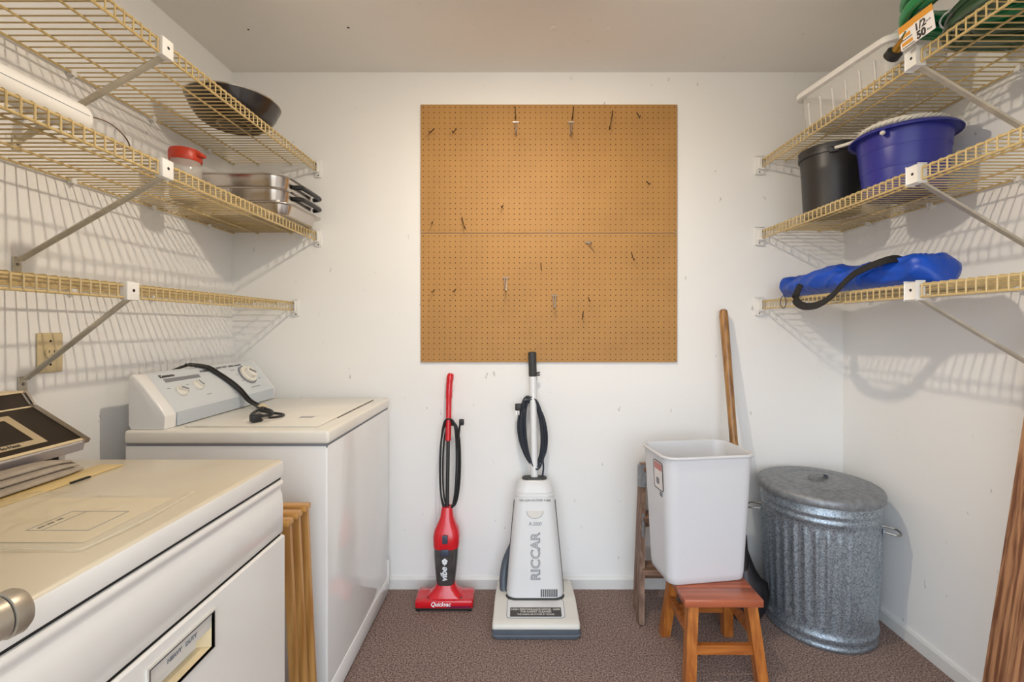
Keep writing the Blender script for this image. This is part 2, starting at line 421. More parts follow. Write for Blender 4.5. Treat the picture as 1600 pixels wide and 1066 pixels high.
# ------------------------------------------------------------------ the room
XL, XR, YB, YF, H = -1.374, 1.526, 2.161, -0.50, 2.45
T = 0.1
struct('floor', MB().box(XL-T, XR+T, YF-T, YB+T, -0.08, 0), 'carpet')
ceiling = struct('ceiling', MB().box(XL-T, XR+T, YF-T, YB+T, H, H+0.08), 'ceil')
struct('wall_back', MB().box(XL-T, XR+T, YB, YB+T, 0, H), 'wall')
struct('wall_left', MB().box(XL-T, XL, YF, YB, 0, H), 'wall')
struct('wall_right', MB().box(XR, XR+T, YF, YB, 0, H), 'wall')
wf = MB(); wf.box(XL-T, DOOR[0], YF-T, YF, 0, H); wf.box(DOOR[1], XR+T, YF-T, YF, 0, H); wf.box(DOOR[0], DOOR[1], YF-T, YF, DOOR[2], H)
struct('wall_front', wf, 'wall')
def skirting(pts_axis):
    return MB().prism(pts_axis[0], pts_axis[1], pts_axis[2], pts_axis[3])
bprof = lambda s: [(0, 0), (s*0.012, 0), (s*0.012, 0.045), (s*0.007, 0.054), (0, 0.056)]
struct('baseboard_back', MB().prism([(YB+p[0], p[1]) for p in bprof(-1)], XL, XR, 'X'), 'base')
struct('baseboard_right', MB().prism([(XR+p[0], p[1]) for p in bprof(-1)], YF, YB-0.013, 'Y'), 'base')
struct('baseboard_left', MB().prism([(XL+p[0], p[1]) for p in bprof(1)], YF, YB-0.013, 'Y'), 'base')
# door leaf standing open beside the camera, its lever handle reaching past the dryer corner
hA = Vector((-0.915, -0.46, 0)); hB = Vector((-0.590, 0.437, 0)); dd = (hB-hA).normalized(); dn = Vector((dd.y, -dd.x, 0)); dL = (hB-hA).length
dmx = Matrix.Identity(4)
for r_ in range(3): dmx[r_][0] = dd[r_]; dmx[r_][1] = -dn[r_]; dmx[r_][2] = (0, 0, 1)[r_]; dmx[r_][3] = hA[r_]
door1 = struct('door_1', MB().rbox(0, dL, 0.0, 0.035, 0.012, 2.06, 0.002, 1).xf(dmx), 'base')
for z0_, z1_ in ((0.16, 0.86), (1.02, 1.92)):
    struct('door_panel', MB().rbox(0.13, dL-0.13, -0.006, 0.001, z0_, z1_, 0.005).xf(dmx), 'base', door1)
hz_ = 0.934
hd1 = struct('door_handle', MB().tube([dmx @ Vector((dL-0.065, 0.001, hz_)), dmx @ Vector((dL-0.065, -0.010, hz_))], 0.030, 28), 'nickel', door1, True)
nk = dmx @ Vector((dL-0.065, -0.008, hz_)); n2 = dmx @ Vector((dL-0.065, -0.040, hz_)); le = Vector((-0.5490, 0.478, hz_))
ldir = (le-n2).normalized()
struct('handle_neck', MB().tube([nk, n2], 0.012, 16), 'nickel', hd1, True)
struct('lever', MB().tube([n2-ldir*0.012, n2-ldir*0.008, le], [0.012, 0.0215, 0.0225], 28), 'nickel', hd1, True)
struct('lever_groove', MB().tube([le-ldir*0.001, le+ldir*0.002], 0.0218, 28), 'ink', hd1, True)
struct('lever_collar', MB().tube([le+ldir*0.0015, le+ldir*0.002, le+ldir*0.013, le+ldir*0.018, le+ldir*0.020], [0.0225, 0.0245, 0.0245, 0.021, 0.015], 28), 'nickel', hd1, True)
# two nail holes and two popped nails in the ceiling
for px, py, r in ((388, 46, 0.0045), (544, 43, 0.0055)):
    Y = (H-EYE)*F/(511-py); X = (px-815)/F*Y
    part('nail_hole', MB().lathe([(r, -0.0008), (r*0.6, -0.0012)], (X, Y, H), 10), 'dark', ceiling)
for px, py in ((865, 44), (949, 46), (740, 44)):
    Y = (H-EYE)*F/(511-py); X = (px-815)/F*Y
    part('nail_pop', MB().lathe([(0.014, 0), (0.009, -0.002), (0.003, -0.003)], (X, Y, H), 14), 'ceil', ceiling)

# ceiling lamp (above the frame): holder with a short opaque shade around a small bulb
lamp = thing('ceiling_lamp', (BULB[0], BULB[1], H), 'small ceiling lamp with short opaque shade above the washing room', 'lamp')
part('canopy', MB().lathe([(0.06, 0), (0.06, -0.012), (0.03, -0.03)], n=24), 'clip', lamp)
part('stem', MB().cyl((0, 0, -0.03), (0, 0, -0.13), 0.014), 'clip', lamp)
part('shade', MB().lathe([(0.016, -0.12), (0.05, -0.13), (0.06, -0.16), (0.060, -0.205), (0.057, -0.205), (0.057, -0.16), (0.047, -0.134), (0.016, -0.125)], n=28, cap0=False, cap1=False), 'clip', lamp)
bulb_m = emit('bulb_glow', (1.0, 0.87, 0.69), BULB_STRENGTH)
bz = BULB[2]-H
part('bulb', MB().lathe([(0.012, bz+0.06), (0.014, bz+0.035), (0.0125, bz+0.010), (0.0140, bz), (0.0130, bz-0.006), (0.0095, bz-0.011), (0.005, bz-0.014)], n=20), bulb_m, lamp)

# ------------------------------------------------------------------ pegboard
PX0, PX1, PZT, PZM, PZB = (658-815)/329, (1057-815)/329, EYE+(511-165)/329, EYE+(511-365)/329, EYE+(511-566)/329
def peg_panel(name, z0, z1, label):
    root = thing(name, ((PX0+PX1)/2, YB, z0), label, 'pegboard', 'pegboard panels on the back wall')
    nx = 48; nz = 24; cw = (PX1-PX0)/nx; ch = (z1-z0)/nz; y = YB-0.009; r = 0.0027
    mb = MB(); v = []; f = []
    gi = lambda i, j: j*(nx+1)+i
    for j in range(nz+1):
        for i in range(nx+1): v.append((PX0+i*cw, y, z0+j*ch))
    for j in range(nz):
        for i in range(nx):
            cx = PX0+(i+0.5)*cw; cz = z0+(j+0.5)*ch; o = len(v)
            for k in range(8):
                a = PI/4*k+PI/8+PI; v.append((cx+r*math.cos(a), y, cz+r*math.sin(a)))
            A, B, C_, D = gi(i, j), gi(i+1, j), gi(i+1, j+1), gi(i, j+1)
            # hole vertices run from lower-left counter-clockwise
            f += [(A, B, o+2, o+1), (B, C_, o+4, o+3), (C_, D, o+6, o+5), (D, A, o, o+7), (B, o+3, o+2), (C_, o+5, o+4), (D, o+7, o+6), (A, o+1, o)]
            for k in range(8): pass
    mb.add(v, f)
    # edges of the sheet
    for (a0, a1, c0, c1) in ((PX0, PX1, z0, z0), (PX0, PX1, z1, z1)):
        mb.add([(a0, y, c0), (a1, y, c0), (a1, YB-0.0035, c0), (a0, YB-0.0035, c0)], [(0, 1, 2, 3)])
    for a in (PX0, PX1):
        mb.add([(a, y, z0), (a, y, z1), (a, YB-0.0035, z1), (a, YB-0.0035, z0)], [(0, 1, 2, 3)])
    part('perforated_sheet', mb, 'hard', root, True, smooth=False)
    part('hole_shade_sheet', MB().box(PX0+0.001, PX1-0.001, YB-0.0035, YB-0.0005, z0+0.001, z1-0.001), 'hole_shade', root, True)  # added dark sheet: paints the cavity shade seen through the holes
    for sx in (PX0+0.008, (PX0+PX1)/2, PX1-0.008):
        for sz in (z0+0.008, z1-0.008):
            part('nail_head', MB().lathe([(0.0032, 0), (0.002, 0.001)], (0, 0, 0), 10).xf(Matrix.Translation((sx, y, sz)) @ Matrix.Rotation(PI/2, 4, 'X')), 'screw', root, True)
    return root
peg_panel('pegboard', PZM+0.0015, PZT, 'upper tan pegboard panel with long hooks along its top edge')
peg_panel('pegboard', PZB, PZM-0.0015, 'lower tan pegboard panel just above the upright vacuum cleaner')
def hook(px, py, L, kind, lean, label):
    """kind: 's' single rusty wire, 'd' zinc double-prong with cross bar"""
    Y = YB-0.010; p = at(px, py, Y); g = 'pegboard hooks'
    mb = MB(); x, z = p.x, p.z
    dx = lean
    if kind == 's':
        mb.tube([(x, Y+0.006, z), (x, Y-0.006, z), (x+dx*0.3, Y-0.014, z-L*0.35), (x+dx, Y-0.03, z-L), (x+dx*1.1, Y-0.045, z-L*0.9)], 0.0021, 6)
        o = solo('pegboard_hook', mb, 'hook', label, 'hook', g, (x, Y, z))
    else:
        mb.tube([(x-0.006, Y+0.006, z), (x-0.006, Y-0.007, z), (x+dx-0.002, Y-0.02, z-L), (x+dx, Y-0.06, z-L+0.006)], 0.0021, 6)
        mb.tube([(x+0.006, Y+0.006, z), (x+0.006, Y-0.007, z), (x+dx+0.002, Y-0.02, z-L), (x+dx, Y-0.06, z-L+0.006)], 0.0021, 6)
        mb.tube([(x-0.014, Y-0.009, z), (x+0.014, Y-0.009, z)], 0.0026, 6)
        o = solo('pegboard_hook', mb, 'hook_s', label, 'hook', g, (x, Y, z))
    return o
hook(806, 192, 0.068, 'd', 0.002, 'zinc double-prong hook hanging left near the pegboard top edge')
hook(892, 192, 0.070, 'd', -0.003, 'zinc double-prong hook hanging right near the pegboard top edge')
for px, py, L, ln, lb in (
    (805, 168, 0.070, 0.003, 'long thin wire behind the left zinc hook at the pegboard top'),
    (896, 168, 0.072, -0.010, 'long thin wire behind the right zinc hook at the pegboard top'),
    (957, 174, 0.10, -0.020, 'long dark wire hook slanting left in the upper right of the pegboard'),
    (995, 177, 0.036, 0.005, 'short dark hook nearest the upper right corner of the pegboard'),
    (678, 202, 0.030, -0.014, 'short rusty hook nearest the upper left corner of the pegboard'),
    (713, 202, 0.030, -0.012, 'second short rusty hook from the upper left pegboard corner'),
    (722, 340, 0.062, 0.018, 'bent dark wire hook crossing the seam between the pegboard panels'),
    (676, 347, 0.016, 0.004, 'tiny dark hook at the left end just above the pegboard seam'),
    (1010, 284, 0.022, 0.006, 'tiny hook alone at mid height on the right of the upper panel'),
    (786, 321, 0.018, -0.006, 'tiny hook low in the middle of the upper pegboard panel'),
    (845, 411, 0.040, 0.002, 'short dark hook in the middle of the lower pegboard panel'),
    (986, 395, 0.040, 0.006, 'short dark hook high on the right of the lower pegboard panel'),
    (911, 488, 0.034, -0.008, 'dull small hook right of the vacuum handle on the lower pegboard'),
    (919, 465, 0.020, 0.003, 'tiny dark hook just above the dull hook on the lower pegboard'),
    (679, 453, 0.014, -0.006, 'tiny hook nearest the left edge of the lower pegboard panel'),
    (712, 452, 0.014, -0.006, 'second tiny hook from the left edge of the lower pegboard panel')):
    hook(px, py, L, 's', ln, lb)
hook(790, 434, 0.066, 'd', 0.002, 'zinc double-prong hook left of centre on the lower pegboard panel')
hook(866, 462, 0.062, 'd', 0.0, 'zinc double-prong hook above the upright vacuum handle')
hook(918, 379, 0.012, 'd', 0.012, 'stubby zinc hook just under the seam of the pegboard')

# ------------------------------------------------------------------ wire shelves
def wire_shelf(side, deck, depth, clipy, foot_drop, label, ynear=0.25):
    xw = XL if side < 0 else XR; d = 1 if side < 0 else -1
    root = thing('wire_shelf', (xw, YB, deck), label, 'shelf', 'almond wire shelves')
    LIP = 0.038; R = 0.0021
    # one deck wire, shared by all copies: from the wall rod over the front rod and down the lip
    wpts = [(d*0.010, 0, 0), (d*(depth-0.006), 0, 0), (d*(depth-0.0005), 0, -0.004), (d*depth, 0, -0.012), (d*depth, 0, -LIP)]
    w0 = None
    n = int((YB-0.012-ynear)/0.0254)
    for i in range(n+1):
        y = -0.012-i*0.0254
        if w0 is None: w0 = part('deck_wire', MB().tube(wpts, R, 6), 'wire', root, loc=(0, y, 0))
        else:
            c = w0.copy(); COL.objects.link(c); c.parent = root; c.location = (0, y, 0)
    ya, yb = -0.004, ynear-YB
    for nm, x, z, r in (('rear_rod', 0.012, -0.005, 0.0036), ('support_rod', depth*0.31, -0.0055, 0.0032), ('support_rod', depth*0.70, -0.0055, 0.0032),
                        ('front_top_rod', depth-0.004, -0.0055, 0.0034), ('front_bottom_rod', depth-0.0035, -LIP, 0.0036)):
        part(nm, MB().tube([(d*x, ya, z), (d*x, yb, z)], r, 8), 'wire', root)
    # white end bracket on the back wall
    eb = MB(); eb.rbox(d*(depth-0.012), d*(depth+0.022), -0.010, -0.0005, -LIP-0.030, 0.014, 0.004)
    eb.rbox(d*(depth-0.012), d*(depth+0.010), -0.024, -0.008, -LIP-0.010, -LIP-0.003, 0.002)
    eb.rbox(d*(depth+0.004), d*(depth+0.012), -0.026, -0.008, -LIP-0.008, 0.006, 0.002)
    e = part('end_bracket', eb, 'clip', root)
    for z in (0.005, -LIP-0.021):
        part('screw', MB().lathe([(0.0035, 0), (0.002, 0.002)], n=10).xf(Matrix.Translation((d*(depth+0.006), -0.010, z)) @ Matrix.Rotation(PI/2, 4, 'X')), 'dark', e)
    # clips along the wall
    for k, y in enumerate((-0.18, -0.48, -0.78, -1.08, -1.38)):
        mb = MB(); mb.rbox(d*0.0005, d*0.020, y-0.009, y+0.009, -0.014, 0.004, 0.003); mb.tube([(d*0.004, y, -0.012), (d*0.013, y, -0.02), (d*0.02, y, -0.013)], 0.003, 6)
        part('wall_clip', mb, 'clip', root)
    # front clip with diagonal brace
    cy = clipy-YB
    cl = MB(); cl.rbox(d*(depth-0.014), d*(depth+0.008), cy-0.020, cy+0.020, -LIP-0.007, 0.006, 0.003)
    c = part('front_clip', cl, 'clip', root)
    part('screw_hole', MB().lathe([(0.0042, 0), (0.0042, 0.0006)], n=12).xf(Matrix.Translation((d*(depth+0.008), cy, -0.018)) @ Matrix.Rotation(d*PI/2, 4, 'Y')), 'dark', c)
    b = MB(); p = Vector((d*(depth-0.012), cy, -LIP-0.004)); q = Vector((d*0.008, cy, -foot_drop+0.01))
    dr = (q-p).normalized(); nn = dr.cross(Vector((0, 1, 0)))
    rs = []
    for t in (0, 1):
        o = p.lerp(q, t)
        rs.append([o+Vector((0, a, 0))+nn*h for a, h in ((-0.011, 0.004), (-0.008, -0.001), (0.008, -0.001), (0.011, 0.004), (0.009, 0.004), (0.007, 0.0015), (-0.007, 0.0015), (-0.009, 0.004))])
    b.rings(rs)
    br = part('brace', b, 'steel', root, smooth=False)
    ft = MB(); ft.rbox(d*0.0005, d*0.006, cy-0.011, cy+0.011, -foot_drop-0.022, -foot_drop+0.018, 0.002)
    f_ = part('foot', ft, 'steel', br)
    part('screw', MB().lathe([(0.005, 0), (0.003, 0.003)], n=12).xf(Matrix.Translation((d*0.006, cy, -foot_drop-0.003)) @ Matrix.Rotation(d*PI/2, 4, 'Y')), 'screw', f_)
    return root
DU, DM, DL = 2.015, 1.688, 1.358
RU, RM, RL = 2.032, 1.697, 1.364
wire_shelf(-1, DU, 0.407, 1.236, 0.275, 'top left almond wire shelf carrying the round black pan')
wire_shelf(-1, DM, 0.407, 1.236, 0.275, 'middle left wire shelf carrying the roasting pans and red-lidded jar')
wire_shelf(-1, DL, 0.301, 1.250, 0.272, 'lowest left wire shelf, empty and shallow, above the washing machine')
wire_shelf(1, RU, 0.395, 1.312, 0.275, 'top right wire shelf carrying the clear bin and garden hoses')
wire_shelf(1, RM, 0.395, 1.308, 0.275, 'middle right wire shelf carrying the black bucket and blue tub')
wire_shelf(1, RL, 0.395, 1.314, 0.275, 'lowest right wire shelf carrying the blue nylon bag')

# ------------------------------------------------------------------ outlet on the left wall
ol = thing('outlet', (XL, 1.322, 1.165), 'almond wall outlet behind the brace above the dryer', 'outlet')
part('cover_plate', MB().rbox(0.0003, 0.006, -0.036, 0.036, -0.058, 0.058, 0.003), 'outlet', ol)
part('receptacle', MB().lathe([(0.0175, 0), (0.0175, 0.003), (0.016, 0.0035)], n=24).xf(Matrix.Translation((0.006, 0, 0)) @ Matrix.Rotation(PI/2, 4, 'Y')), 'outlet', ol)
for y, z, w, h in ((-0.007, 0.004, 0.0022, 0.008), (0.007, 0.004, 0.0022, 0.008), (0, -0.008, 0.004, 0.004)):
    part('slot', MB().box(0.0094, 0.0099, y-w/2, y+w/2, z-h/2, z+h/2), 'dark', ol)
for z in (0.034, -0.034):
    part('screw', MB().lathe([(0.0036, 0), (0.002, 0.0015)], n=10).xf(Matrix.Translation((0.006, 0, z)) @ Matrix.Rotation(PI/2, 4, 'Y')), 'dark', ol)

# ------------------------------------------------------------------ washing machine
WX0, WX1, WY0, WY1, WZ = -1.265, -0.613, 1.446, 2.112, 0.91
wm = thing('washing_machine', ((WX0+WX1)/2, (WY0+WY1)/2, 0), 'white top-loading washing machine against the back wall with blue-grey console', 'washer')
part('cabinet', MB().rbox(WX0, WX1-0.006, WY0+0.004, WY1-0.003, 0.012, WZ-0.0460, 0.006, 3), 'enamel', wm, True)
part('deck_gap_shade', MB().box(WX0+0.006, WX1-0.0065, WY0+0.0045, WY1-0.005, WZ-0.055, WZ-0.042), 'grey_ink', wm, True)  # grey strip in the empty gap, its shade painted as colour
part('base_strip', MB().rbox(WX1-0.014, WX1-0.003, WY0+0.008, WY1-0.008, 0.010, 0.085, 0.004), 'enamel', wm, True)
part('corner_trim', MB().rbox(WX1-0.012, WX1-0.001, WY1-0.012, WY1+0.002, 0.05, 0.16, 0.002), 'enamel', wm, True)
slab = part('top_deck', MB().rbox(WX0, WX1, WY0, WY1, WZ-0.043, WZ, 0.009, 3), 'top_wash', wm, True)
# lid: slightly proud panel with a dark front gap
lid = part('lid', MB().rbox(-1.11, -0.668, WY0+0.05, WY1-0.05, WZ+0.0003, WZ+0.005, 0.003), 'top_wash', wm, True)
part('lid_gap', MB().box(-0.6675, -0.664, WY0+0.20, WY1-0.07, WZ+0.0002, WZ+0.0012), 'ink', lid, True)
st = part('sticker', MB().box(-0.80, -0.745, 1.62, 1.665, WZ+0.0053, WZ+0.0058).xf(Matrix.Identity(4)), 'card', lid, True, label='white printed sticker')
for k in range(9):
    part('barcode_bar', MB().box(-0.796+k*0.0055, -0.7935+k*0.0055, 1.626, 1.650, WZ+0.0058, WZ+0.0061), 'grey_ink', st, True)
# console: end caps and the sloped panel
cprof = [(-1.250, WZ+0.001), (-1.146, WZ+0.001), (-1.142, WZ+0.046), (-1.150, WZ+0.060), (-1.185, WZ+0.105), (-1.215, WZ+0.145), (-1.240, WZ+0.172), (-1.252, WZ+0.178), (-1.262, WZ+0.168), (-1.262, WZ+0.02)]
def inset(pr, k, cx=-1.2, cz=WZ+0.06):
    return [(cx+(x-cx)*k, cz+(z-cz)*k if z > WZ+0.002 else z) for x, z in pr]
con = part('console', MB().prism(inset(cprof, 0.985), WY0+0.05, WY1-0.012, 'Y'), 'bluegrey', wm, True, smooth=False)
for y0, y1 in ((WY0+0.012, WY0+0.060), (WY1-0.016, WY1-0.002)):
    bm = bmesh.new(); t_ = MB().prism(cprof, y0, y1, 'Y')
    me = bpy.data.meshes.new('t'); me.from_pydata(t_.v, [], t_.f); bm.from_mesh(me); bpy.data.meshes.remove(me)
    bmesh.ops.recalc_face_normals(bm, faces=bm.faces)
    ed = [e for e in bm.edges if len(e.link_faces) == 2 and e.calc_face_angle(0) > 0.9 and all(v.co.z > WZ+0.01 for v in e.verts)]
    bmesh.ops.bevel(bm, geom=ed, offset=0.006, segments=3, profile=0.5, affect='EDGES')
    part('end_cap', MB().from_bm(bm), 'enamel', con, True, angle=50)
# panel frame: origin on the slope, u along +Y, v up the slope
pa = Vector((-1.150, 0, WZ+0.0565)); pb = Vector((-1.238, 0, WZ+0.169)); vdir = (pb-pa).normalized(); pn = Vector((0, 1, 0)).cross(vdir)
if pn.x < 0: pn = -pn
def onpanel(y, t, h=0.0): return pa.lerp(pb, t)+Vector((0, y, 0))+pn*h
def pframe(y, t, h=0.0): return frame(onpanel(y, t, h), (0, 1, 0), vdir)
def disc(mxf, prof, m, name, parent, n=28):
    return part(name, MB().lathe(prof, n=n).xf(mxf), m, parent, True)
def wknob(y, t, r, rot):
    mf = pframe(y, t, 0.002)
    k = disc(mf, [(r, 0), (r, 0.006), (r*0.86, 0.010), (r*0.8, 0.011)], 'knobw', 'knob', con)
    g = MB().rbox(-r*0.85, r*0.85, -r*0.26, r*0.26, 0.010, 0.020, r*0.12).xf(mf @ Matrix.Rotation(rot, 4, 'Z'))
    part('grip', g, 'knobw', k, True)
    part('pointer', MB().box(-r*0.66, r*0.62, -r*0.17, r*0.17, 0.0200, 0.0206).xf(mf @ Matrix.Rotation(rot, 4, 'Z')), 'grey_ink', k, True)
wknob(1.585, 0.43, 0.021, -0.5); wknob(1.675, 0.50, 0.020, -1.1)
mf = pframe(1.985, 0.56, 0.002)
dl = disc(mf, [(0.046, 0), (0.046, 0.004), (0.043, 0.005)], 'grey_ink', 'timer_dial', con, 36)
disc(mf, [(0.040, 0.004), (0.039, 0.012), (0.030, 0.014)], 'knobw', 'dial_ring', dl, 36)
disc(mf, [(0.026, 0.013), (0.025, 0.030), (0.022, 0.032)], 'knobw', 'dial_knob', dl)
part('pointer', MB().box(-0.018, 0.018, -0.006, 0.006, 0.0321, 0.0327).xf(mf @ Matrix.Rotation(-0.6, 4, 'Z')), 'grey_ink', dl, True)
part('stripe', MB().box(-0.085, 0.085, -0.0075, 0.0075, 0.0022, 0.003).xf(pframe(1.635, 0.78)), 'grey_ink', con, True)
text('Kenmore', 0.017, pframe(1.575, 0.91, 0.0026), 'ink', con, bold=0.0004)
text('70 SERIES', 0.012, pframe(1.76, 0.90, 0.0026), 'ink', con)
text('HEAVY DUTY   SUPER CAPACITY', 0.011, pframe(1.915, 0.94, 0.0026), 'ink', con)
for (y, t, s) in ((1.545, 0.56, 'OFF'), (1.565, 0.66, 'LOW'), (1.635, 0.58, 'HOT'), (1.645, 0.68, 'WARM'), (1.70, 0.2, 'RINSE'), (1.92, 0.80, 'NORMAL'), (1.925, 0.62, 'OFF'), (1.935, 0.40, 'SPIN'), (2.045, 0.52, 'WASH'), (2.05, 0.38, 'OFF'), (1.985, 0.12, 'PUSH TO START')):
    part('printed_mark', MB().box(-0.0024*len(s), 0.0024*len(s), -0.0013, 0.0013, 0.0018, 0.0024).xf(pframe(y, t)), 'grey_ink', con, True)   # too small to read in the photograph
part('panel_seam', MB().box(-0.0008, 0.0008, -0.07, 0.062, 0.0020, 0.0026).xf(pframe(1.835, 0.5)), 'grey_ink', con, True)
part('lower_edge', MB().box(-1.1425, -1.1405, WY0+0.062, WY1-0.018, WZ+0.003, WZ+0.048), 'panel_edge', con, True)

# black power cord folded on top of the console, its plug on the lid
cord = thing('power_cord', (-0.98, 1.66, WZ+0.006), 'black folded power cord with plug draped over the washing machine console', 'power cord')
zc = WZ+0.010
cp = [Vector((-1.30, 1.60, WZ+0.14)), Vector((-1.265, 1.72, WZ+0.185)), onpanel(1.775, 0.97, 0.008), onpanel(1.81, 0.72, 0.007), onpanel(1.84, 0.40, 0.008), onpanel(1.855, 0.08, 0.010),
      Vector((-1.10, 1.835, zc+0.022)), Vector((-1.045, 1.80, zc+0.006)), Vector((-0.985, 1.735, zc)), Vector((-0.93, 1.70, zc))]
for k, (o1, o2) in enumerate(((0, 0), (0.010, 0.004), (-0.009, 0.003))):
    pts = [p+Vector((0, o1, o2)) for p in (cp if k == 0 else cp[1:9])]
    part('cord_strand', MB().tube(smooth_path(pts, 5), 0.0052, 8), 'black_rub', cord, True)
lp = [Vector((-1.02, 1.775, zc+0.002)), Vector((-1.0, 1.72, zc+0.004)), Vector((-0.985, 1.66, zc)), Vector((-0.945, 1.635, zc)), Vector((-0.915, 1.665, zc)), Vector((-0.94, 1.71, zc+0.004)), Vector((-0.99, 1.755, zc+0.006))]
part('cord_loop', MB().tube(smooth_path(lp, 5), 0.0052, 8), 'black_rub', cord, True)
part('twist_tie', MB().tube([(-1.02, 1.765, zc+0.012), (-1.01, 1.785, zc+0.012), (-1.0, 1.79, zc)], 0.006, 6), 'tan', cord, True)
tl = [Vector((-0.93, 1.70, zc)), Vector((-0.875, 1.668, zc)), Vector((-0.862, 1.64, zc)), Vector((-0.872, 1.60, zc+0.002)), Vector((-0.888, 1.575, zc+0.006))]
part('cord_tail', MB().tube(smooth_path(tl, 5), 0.0042, 8), 'black_rub', cord, True)
pg = MB().rbox(-0.022, 0.016, -0.015, 0.015, -0.012, 0.014, 0.006).xf(Matrix.Translation((-0.902, 1.553, zc+0.009)) @ Matrix.Rotation(0.9, 4, 'Z'))
plug = part('plug', pg, 'black_rub', cord, True)
for s in (-1, 1):
    part('prong', MB().box(0.014, 0.034, s*0.006-0.0009, s*0.006+0.0009, -0.004, 0.003).xf(Matrix.Translation((-0.902, 1.553, zc+0.009)) @ Matrix.Rotation(0.25, 4, 'Z')), 'chrome', plug, True)

# ------------------------------------------------------------------ dryer
DX0, DX1, DY0, DY1, DZ = -1.285, -0.596, 0.453, 1.139, 0.91
dr = thing('clothes_dryer', ((DX0+DX1)/2, (DY0+DY1)/2, 0), 'old white clothes dryer in the left foreground with brown console', 'dryer')
part('cabinet', MB().rbox(DX0, DX1-0.020, DY0+0.003, DY1-0.003, 0.012, DZ-0.045, 0.006), 'enamel_old', dr, True)
tb = MB().rbox(DX0, DX1, DY0, DY1, DZ-0.042, DZ, 0.008, 3)
top = part('top_deck', tb, 'top_old', dr, True)
part('front_edge', MB().rbox(DX1-0.010, DX1+0.0015, DY0+0.002, DY1-0.0015, DZ-0.043, DZ-0.004, 0.004, 2), 'enamel_old', top, True)
# upper front panel: profile with a rounded top rail and a shallow step
up = [(DX1-0.03, DZ-0.050), (DX1-0.006, DZ-0.050), (DX1-0.001, DZ-0.053), (DX1-0.0005, DZ-0.062), (DX1-0.005, DZ-0.068), (DX1-0.006, DZ-0.078), (DX1-0.002, DZ-0.086), (DX1+0.000, DZ-0.112), (DX1-0.001, DZ-0.180), (DX1-0.006, DZ-0.184), (DX1-0.03, DZ-0.184)]
part('upper_front_panel', MB().prism(up, DY0+0.002, DY1-0.002, 'Y'), 'enamel_old', dr, True, angle=60)
part('panel_gap_shade', MB().box(DX1-0.022, DX1-0.007, DY0+0.003, DY1-0.003, DZ-0.192, DZ-0.183), 'dark', dr, True)  # dark strip painting the shade between upper panel and door
part('top_gap_shade', MB().box(DX1-0.022, DX1-0.006, DY0+0.002, DY1-0.002, DZ-0.051, DZ-0.042), 'dark', dr, True)  # dark strip painting the shade in the slit below the top
# lower front with the door and a handle pocket
hy0, hy1, hz0, hz1 = 0.722, 0.872, 0.628, 0.694
lw = MB(); x0, x1 = DX1-0.026, DX1+0.004
for (a, b_, c_, d_) in ((DY0+0.002, hy0, 0.10, DZ-0.191), (hy1, DY1-0.002, 0.10, DZ-0.191), (hy0, hy1, 0.10, hz0), (hy0, hy1, hz1, DZ-0.191)):
    lw.box(x0, x1, a, b_, c_, d_)
door = part('door_panel', lw, 'enamel_old', dr, True, smooth=False)
part('door_top_rail', MB().cyl((x1-0.006, DY0+0.003, DZ-0.1935), (x1-0.006, DY1-0.003, DZ-0.1935), 0.006, 12), 'enamel_old', door, True)
part('toe_panel', MB().rbox(x0, x1-0.012, DY0+0.004, DY1-0.004, 0.012, 0.094, 0.003), 'enamel_old', dr, True)
hp = MB(); rw = 0.009
hs = part('handle_pocket', MB().add([(x1-0.002, hy0, hz0), (x1-0.002, hy1, hz0), (x1-0.002, hy1, hz1), (x1-0.002, hy0, hz1), (x0+0.002, hy0+0.014, hz0+0.006), (x0+0.002, hy1-0.014, hz0+0.006), (x0+0.002, hy1-0.014, hz1-0.026), (x0+0.002, hy0+0.014, hz1-0.026)],
     [(0, 1, 5, 4), (1, 2, 6, 5), (2, 3, 7, 6), (3, 0, 4, 7), (4, 5, 6, 7)]), 'tan', door, True, smooth=False)
def rect_loop(x, y0, y1, z0, z1, w, th):
    m_ = MB(); m_.box(x, x+th, y0-w, y1+w, z1, z1+w); m_.box(x, x+th, y0-w, y1+w, z0-w, z0); m_.box(x, x+th, y0-w, y0, z0, z1); m_.box(x, x+th, y1, y1+w, z0, z1); return m_
part('pocket_rim', rect_loop(x1-0.003, hy0, hy1, hz0, hz1, 0.006, 0.006), 'vaccream', door, True, smooth=False)
part('pocket_outline', rect_loop(x1-0.002, hy0, hy1, hz0, hz1, 0.0018, 0.0056), 'ink', door, True, smooth=False)
fp = part('pocket_plate', MB().prism([(x1-0.008, hz1), (x1-0.001, hz1), (x1-0.003, hz0+0.036), (x1-0.008, hz0+0.034)], hy0, hy1, 'Y'), 'vaccream', door, True, smooth=False)
text('HEAVY   DUTY', 0.0105, frame((x1-0.0014, (hy0+hy1)/2, hz0+0.050), (0, 1, 0), (0.07, 0, 1)), 'grey_ink', fp, bold=0.0003)
